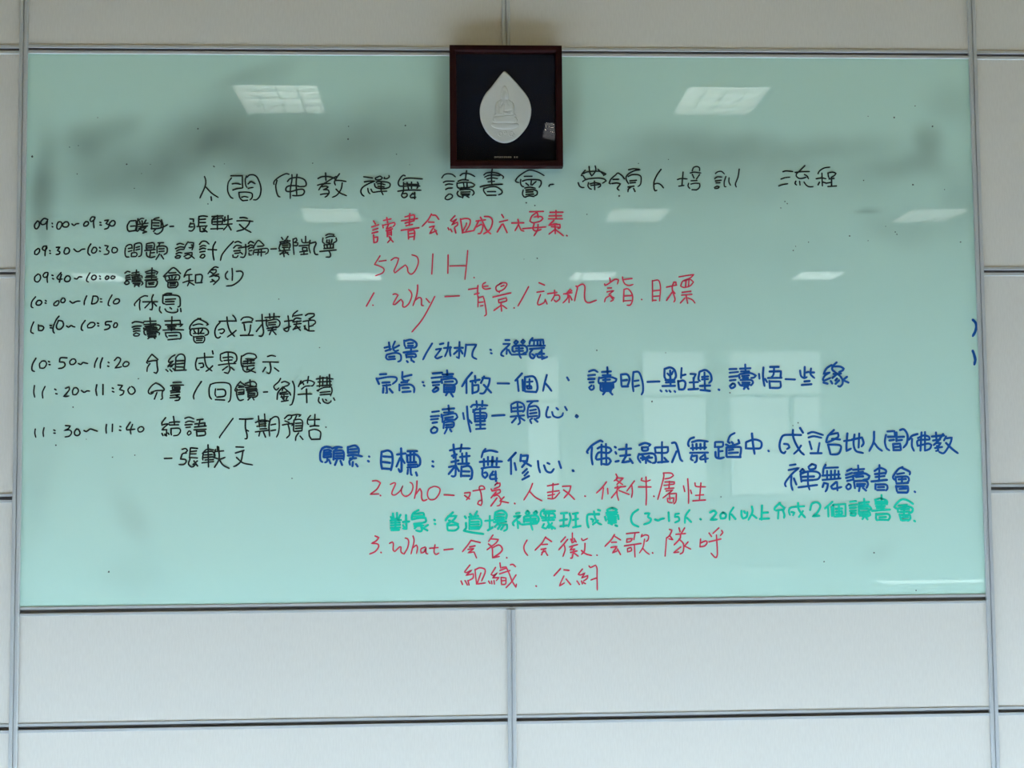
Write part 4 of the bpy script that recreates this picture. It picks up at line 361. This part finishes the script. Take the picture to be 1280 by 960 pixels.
def ribbon(bm, pts, r, y):
    if len(pts) < 2 or (pts[-1] - pts[0]).length + len(pts) < 1e-6: return
    n = len(pts); sides = []
    q = []
    for p in pts:
        if not q or (p - q[-1]).length > 1e-4: q.append(p)
    if len(q) < 2: q = [q[0], q[0] + Vector((2e-4, 0))]
    pts, n = q, len(q)
    for i, p in enumerate(pts):
        d = (pts[min(i + 1, n - 1)] - pts[max(i - 1, 0)])
        if d.length < 1e-7: d = Vector((1, 0))
        d.normalize(); nn = Vector((-d.y, d.x))
        f = 1.0
        if n > 3 and i == n - 1: f = .78
        sides.append((p + nn * r * f, p - nn * r * f, d, r * f))
    V = lambda c: bm.verts.new((c.x, y, c.y))
    a = [V(s[0]) for s in sides]; b = [V(s[1]) for s in sides]
    for i in range(n - 1): bm.faces.new((a[i], b[i], b[i + 1], a[i + 1]))
    for e, s in ((0, -1), (n - 1, 1)):
        p, d, rr = pts[e], sides[e][2] * s, sides[e][3]; nn = Vector((-d.y, d.x))
        arc = [V(p + nn * rr * math.cos(t) + d * rr * math.sin(t)) for t in (math.pi * .2, math.pi * .4, math.pi * .6, math.pi * .8)]
        f, l = (a[e], b[e]) if s == 1 else (b[e], a[e])
        bm.faces.new([f] + arc + [l])
LABELS = {'title': 'black handwritten title line across the top', 'row_one': 'black schedule line beginning 09:00', 'row_two': 'black schedule line beginning 09:30',
 'row_three': 'black schedule line beginning 09:40', 'row_four': 'black schedule line beginning 10:00', 'row_five': 'black schedule line beginning 10:10', 'row_six': 'black schedule line beginning 10:50',
 'row_seven': 'black schedule line beginning 11:20', 'row_eight': 'black schedule line beginning 11:30', 'row_nine': 'short black line with a dash under the schedule',
 'red_heading': 'red handwritten heading below the framed picture', 'five_w_one_h': 'red writing reading 5W1H', 'why': 'red line numbered one with the word Why', 'background_line': 'blue line ending in a colon phrase under the red Why line',
 'purpose_line': 'long blue line in the middle right', 'understand_line': 'short blue line under the long blue line', 'vision_line': 'longest blue line reaching the right edge', 'reading_club_line': 'short blue line at lower right',
 'who': 'red line numbered two with the word Who', 'green_line': 'green handwritten line', 'what': 'red line numbered three with the word What', 'organisation': 'short red line at the bottom', 'edge': 'blue ink smears at the right edge'}
for key, (ink, wd, data) in INK.items():
    line = bpy.data.objects.new('ink_smear' if key == 'edge' else 'handwritten_line', None)
    COL.objects.link(line); line.parent = board; line['label'] = LABELS[key]; line.empty_display_size = .05
    k = 0
    for glyph in data.split('/'):
        bm = bmesh.new()
        for st in glyph.split(';'):
            pts = []; x = z = 0
            for i, q in enumerate(st.split()):
                a, b = q.split(',')
                x, z = (int(a), int(b)) if i == 0 else (x + int(a), z + int(b))
                pts.append((x / 2000, z / 2000))
            k += 1
            r = wd * INK_W[ink] * .5 * .00197 * random.uniform(.92, 1.08)
            ribbon(bm, spline(pts), r, INK_Y - (k % 9) * 2e-5)
        obj('smear' if key == 'edge' else 'written_character', bm, INKS[ink], line)
bm = bmesh.new()
for x, z, r in SPECKS:
    vs = [bm.verts.new((x + r * random.uniform(.7, 1.2) * math.cos(t * math.pi / 4), INK_Y, z + r * random.uniform(.7, 1.2) * math.sin(t * math.pi / 4))) for t in range(8)]
    bm.faces.new(vs)
o = obj('ink_speck', bm, mat('dried_ink', (.06, .075, .07), .6, spec=.3), board); o['kind'] = 'stuff'; o['label'] = 'scattered stray black ink dots'

# ------------------------------------------------------------------ framed plaque
M_wood = mat('dark_red_wood', rough=.5, spec=.12)
noise_color(M_wood, (40, 40, 6), (.013, .0016, .002), (.022, .0026, .003), detail=6)
M_cloth = mat('navy_cloth', rough=.9, spec=.1)
noise_color(M_cloth, (900, 900, 900), (.0022, .0050, .0150), (.0042, .0080, .0230))
M_porcelain = mat('white_bisque', (.66, .68, .665), .55, spec=.35)
M_print = mat('white_print', (.55, .57, .57), .6)
M_cover = bpy.data.materials.new('clear_cover'); M_cover.use_nodes = True
nt = M_cover.node_tree; nt.nodes.remove(nt.nodes['Principled BSDF'])
tr = nt.nodes.new('ShaderNodeBsdfTransparent'); gl = nt.nodes.new('ShaderNodeBsdfGlossy'); mx = nt.nodes.new('ShaderNodeMixShader')
gl.inputs['Roughness'].default_value = .01; mx.inputs['Fac'].default_value = .022; tr.inputs['Color'].default_value = (.97, .97, .97, 1)
nt.links.new(tr.outputs[0], mx.inputs[1]); nt.links.new(gl.outputs[0], mx.inputs[2]); nt.links.new(mx.outputs[0], nt.nodes['Material Output'].inputs['Surface'])
fx0, fx1, fz0, fz1 = -.1431, .1385, 1.0857, 1.3928
pic = thing('framed_picture', 'small dark wooden framed picture with white drop shaped plaque hung over the whiteboard top edge', 'picture', (0, 0, Z0))
bm = bmesh.new()
fw, yb = .0165, -.0075
prof = [(0, yb), (0, -.0355), (.0015, -.0375), (.012, -.0375), (.0145, -.036), (fw, -.033), (fw, yb)]   # (inwards, y)
cs = [(fx0, fz0, 1, 1), (fx1, fz0, -1, 1), (fx1, fz1, -1, -1), (fx0, fz1, 1, -1)]
rings = [[bm.verts.new((cx + sx * a, y, cz + sz * a)) for a, y in prof] for cx, cz, sx, sz in cs]
for i in range(4):
    A, B = rings[i], rings[(i + 1) % 4]
    for k in range(len(prof)): bm.faces.new((A[k], A[(k + 1) % len(prof)], B[(k + 1) % len(prof)], B[k]))
obj('frame', bm, M_wood, pic)
bxo('backing_cloth', (fx0 + .004, fx1 - .004, -.0135, -.0085, fz0 + .004, fz1 - .004), M_cloth, pic)
# gently domed clear cover
bm = bmesh.new(); gx, gz = 48, 32; gg = []
cx0, cx1, cz0, cz1 = fx0 + fw - .002, fx1 - fw + .002, fz0 + fw - .002, fz1 - fw + .002
for j in range(gz + 1):
    r = []
    for i in range(gx + 1):
        u, v = i / gx * 2 - 1, j / gz * 2 - 1
        r.append(bm.verts.new((cx0 + (cx1 - cx0) * i / gx, -.0215 - .00325 * (1 - v) - .0015 * (1 - v * v) - .0074 * (1 - (.5 + .5 * u) ** 4), cz0 + (cz1 - cz0) * j / gz)))
    gg.append(r)
for j in range(gz):
    for i in range(gx): bm.faces.new((gg[j][i], gg[j][i + 1], gg[j + 1][i + 1], gg[j + 1][i]))
obj('clear_cover', bm, M_cover, pic, smooth=True)
# drop shaped plaque with a rounded rim
def closed_spline(pts, n=6):
    P = [Vector(p) for p in pts]; out = []; k = len(P)
    for i in range(k):
        p0, p1, p2, p3 = P[i - 1], P[i], P[(i + 1) % k], P[(i + 2) % k]
        for s in range(n):
            t = s / n
            out.append(.5 * ((2 * p1) + (p2 - p0) * t + (2 * p0 - 5 * p1 + 4 * p2 - p3) * t * t + (3 * p1 - p0 - 3 * p2 + p3) * t ** 3))
    return out
ol = closed_spline(DROP)
cen = Vector((sum(p.x for p in ol) / len(ol), sum(p.y for p in ol) / len(ol)))
bm = bmesh.new()
lv = [(1.0, -.0130), (1.0, -.0175), (.985, -.0192), (.955, -.0198), (.5, -.0198)]
rs = [[bm.verts.new((cen.x + (p.x - cen.x) * s, y, cen.y + (p.y - cen.y) * s)) for p in ol] for s, y in lv]
n = len(ol)
for A, B in zip(rs[:-1], rs[1:]):
    for i in range(n): bm.faces.new((A[i], A[(i + 1) % n], B[(i + 1) % n], B[i]))
bm.faces.new(rs[-1][::-1]); bm.faces.new(rs[0])
plaque = obj('plaque', bm, M_porcelain, pic, smooth=False)
# seated figure in low relief: a height field over the middle of the plaque
RC, RS = RELIEF
def ell(a, b, ca, cb, ra, rb, h, p=1.0):
    q = ((a - ca) / ra) ** 2 + ((b - cb) / rb) ** 2
    return h * (max(0.0, 1 - q)) ** (.5 * p)
def relief(a, b):                          # a, b: thousandths of the plaque, b downwards
    h = 0.0
    h = max(h, ell(a, b, 345, 330, 46, 112, 2.2, .8))            # veil around the head
    h = max(h, ell(a, b, 345, 250, 24, 34, 2.6))                 # top knot
    f = ell(a, b, 347, 330, 28, 56, 3.6)                         # face
    h = max(h, f)
    h = max(h, ell(a, b, 346, 400, 36, 40, 2.0))                 # neck
    w = 1 if a > 345 else 1
    h = max(h, ell(a, b, 345, 490, 118, 118, 2.6, .7))           # shoulders and torso
    h = max(h, ell(a, b, 262, 500, 30, 95, 3.2)); h = max(h, ell(a, b, 428, 500, 30, 95, 3.2))    # arms
    h = max(h, ell(a, b, 345, 575, 135, 36, 3.4, .8))            # crossed legs
    h = max(h, ell(a, b, 345, 545, 46, 24, 4.0))                 # hands in the lap
    h = max(h, ell(a, b, 345, 630, 150, 66, 3.0, .5))            # cushion
    h = max(h, ell(a, b, 345, 690, 165, 54, 2.2, .6))            # lotus seat
    for (x0, y0, x1, y1, wd, dp) in ((290, 470, 320, 430, 12, 1.1), (345, 440, 335, 560, 9, .9), (350, 530, 420, 515, 10, 1.2), (230, 580, 330, 578, 9, 1.3), (350, 575, 450, 570, 9, 1.0), (205, 615, 225, 650, 12, .8), (465, 650, 485, 615, 12, .6), (200, 665, 490, 668, 8, .8), (318, 380, 300, 440, 10, .8), (372, 380, 392, 440, 10, .6)):
        dx, dy = x1 - x0, y1 - y0; t = max(0, min(1, ((a - x0) * dx + (b - y0) * dy) / (dx * dx + dy * dy)))
        dd = (a - x0 - dx * t) ** 2 + (b - y0 - dy * t) ** 2
        h -= dp * math.exp(-dd / (wd * wd))
    for (ca, cb, r) in ((420, 800, 26), (445, 820, 16), (290, 800, 22), (345, 780, 14)):        # waves under the seat
        q = math.hypot(a - ca, b - cb)
        h += .8 * math.exp(-((q - r) / 7) ** 2)
    return max(h, 0.0)
bm = bmesh.new(); gg = []
na, nb = 84, 128
for j in range(nb + 1):
    r = []
    for i in range(na + 1):
        a, b = 160 + 370 * i / na, 190 + 660 * j / nb
        r.append(bm.verts.new((RC[0] + (a - 345) * RS, -.0196 - relief(a, b) * .00085, RC[1] - (b - 500) * RS)))
    gg.append(r)
for j in range(nb):
    for i in range(na):
        q = (gg[j][i], gg[j + 1][i], gg[j + 1][i + 1], gg[j][i + 1])
        if any(v.co.y < -.01985 for v in q): bm.faces.new(q)
for v in [v for v in bm.verts if not v.link_faces]: bm.verts.remove(v)
o = obj('relief_figure', bm, M_porcelain, plaque, smooth=True); o['label'] = 'seated figure on a lotus in low relief'
# tiny printed caption
bm = bmesh.new()
gh, gw = .0044, .0042
for k in range(11):
    x = -.0325 + .0049 * k if k < 9 else .0168 + .0060 * (k - 9)
    z = 1.1140
    rr = random.Random(k)
    for t in range(3):
        zz = z - gh / 2 + gh * (t + .5) / 3
        box(bm, x, x + gw * rr.uniform(.7, 1), -.0139, -.0134, zz - .0003, zz + .0003)
    for t in range(2):
        xx = x + gw * (.2 + .5 * t)
        box(bm, xx - .0003, xx + .0003, -.0140, -.0134, z - gh * .45, z + gh * .45)
o = obj('printed_caption', bm, M_print, pic); o['label'] = 'tiny white printed caption'

# ------------------------------------------------------------------ ceiling lights, seen mirrored in the glass
M_lamp = mat('lamp_panel', (.8, .8, .8), .5, emit=(1.0, .96, .88), strength=PANEL_GLOW)  # glow stands in for daylight caught by switched-off louvres
M_lamp_bright = mat('lamp_panel_brighter', (.8, .8, .8), .5, emit=(.97, .98, .95), strength=PANEL_GLOW * 2.4)  # same stand-in glow, raised so the far row shows in the glass
M_lamp_lit = mat('lamp_panel_fully_lit', (.8, .8, .8), .5, emit=(.97, 1.0, .98), strength=PANEL_GLOW * 26)
M_louver = mat('louver_metal', (.82, .86, .86), .35, .2)
M_rim = mat('louver_rim_metal', (.16, .18, .18), .5)
M_housing = mat('lamp_housing', (.7, .7, .7), .5)
ROWN = ['row nearest the board', 'middle row', 'row farthest from the board']
COLN = ['first from the left wall', 'second from the left wall', 'third from the left wall', 'fourth from the left wall']
def make_lamp():
    t = thing('ceiling_light', '', 'light')
    bm = bmesh.new(); f = .012
    box(bm, 0, LW, -f, 0, -.004, .12); box(bm, 0, LW, -LD, -LD + f, -.004, .12); box(bm, 0, f, -LD + f, -f, -.004, .12); box(bm, LW - f, LW, -LD + f, -f, -.004, .12)
    obj('housing', bm, M_housing, t)
    bxo('lamp_panel', (f, LW - f, -LD + f, -f, .060, .078), M_lamp, t)
    bm = bmesh.new(); d = .004
    for k in range(1, 4):
        x = f + (LW - 2 * f) * k / 4; box(bm, x - d / 2, x + d / 2, -LD + f, -f, .004, .046)
        y = -LD + f + (LD - 2 * f) * k / 4; box(bm, f, LW - f, y - d / 2, y + d / 2, .0045, .0455)
    obj('louver_grid', bm, M_louver, t)
    bm = bmesh.new()
    for k in range(1, 4):
        y = -LD + f + (LD - 2 * f) * k / 4; box(bm, f, LW - f, y - .0035, y + .0035, .0012, .0038)
        x = f + (LW - 2 * f) * k / 4; box(bm, x - .003, x + .003, -LD + f, -f, .0015, .0036)
    obj('louver_rim', bm, M_rim, t)
    return t
proto = None
for r, y in enumerate(LAMP_Y):
    for c, x in enumerate(LAMP_X):
        if proto is None: o = proto = make_lamp()
        else:
            o = proto.copy(); COL.objects.link(o)
            for ch in proto.children:
                q = ch.copy(); COL.objects.link(q); q.parent = o
                if r == 2 and ch.name.startswith('lamp_panel'):
                    q.data = ch.data.copy(); q.data.materials[0] = M_lamp_lit if c == 0 else M_lamp_bright
        o.location = (x, y, CEIL)
        o['label'] = 'louvred ceiling light, %s, %s' % (ROWN[r], COLN[c])
        o['group'] = 'recessed ceiling lights'

# ------------------------------------------------------------------ tables out in the room, seen mirrored low in the glass
M_top = mat('white_laminate', (.80, .83, .84), .25)
M_leg = mat('grey_steel', (.35, .36, .37), .35, .8)
spots = [(-3.0, -5.2, 'leftmost'), (-1.0, -6.4, 'second from the left'), (1.6, -6.6, 'third from the left'), (3.6, -5.5, 'rightmost')]
protot = None
for x, y, wh in spots:
    if protot is None:
        o = protot = thing('folding_table', '', 'table')
        bxo('tabletop', (-.9, .9, -.3, .3, .715, .74), M_top, o, bevel=.004)
        for sx in (-1, 1):
            for sy in (-1, 1):
                bm = bmesh.new(); box(bm, sx * .8 - .014, sx * .8 + .014, sy * .24 - .014, sy * .24 + .014, 0, .716); obj('leg', bm, M_leg, o)
    else:
        o = protot.copy(); COL.objects.link(o)
        for ch in protot.children:
            q = ch.copy(); COL.objects.link(q); q.parent = o
    o.location = (x, y, 0)
    o['label'] = 'white topped folding table mirrored low in the whiteboard, %s of the four' % wh
    o['group'] = 'folding tables in the room'
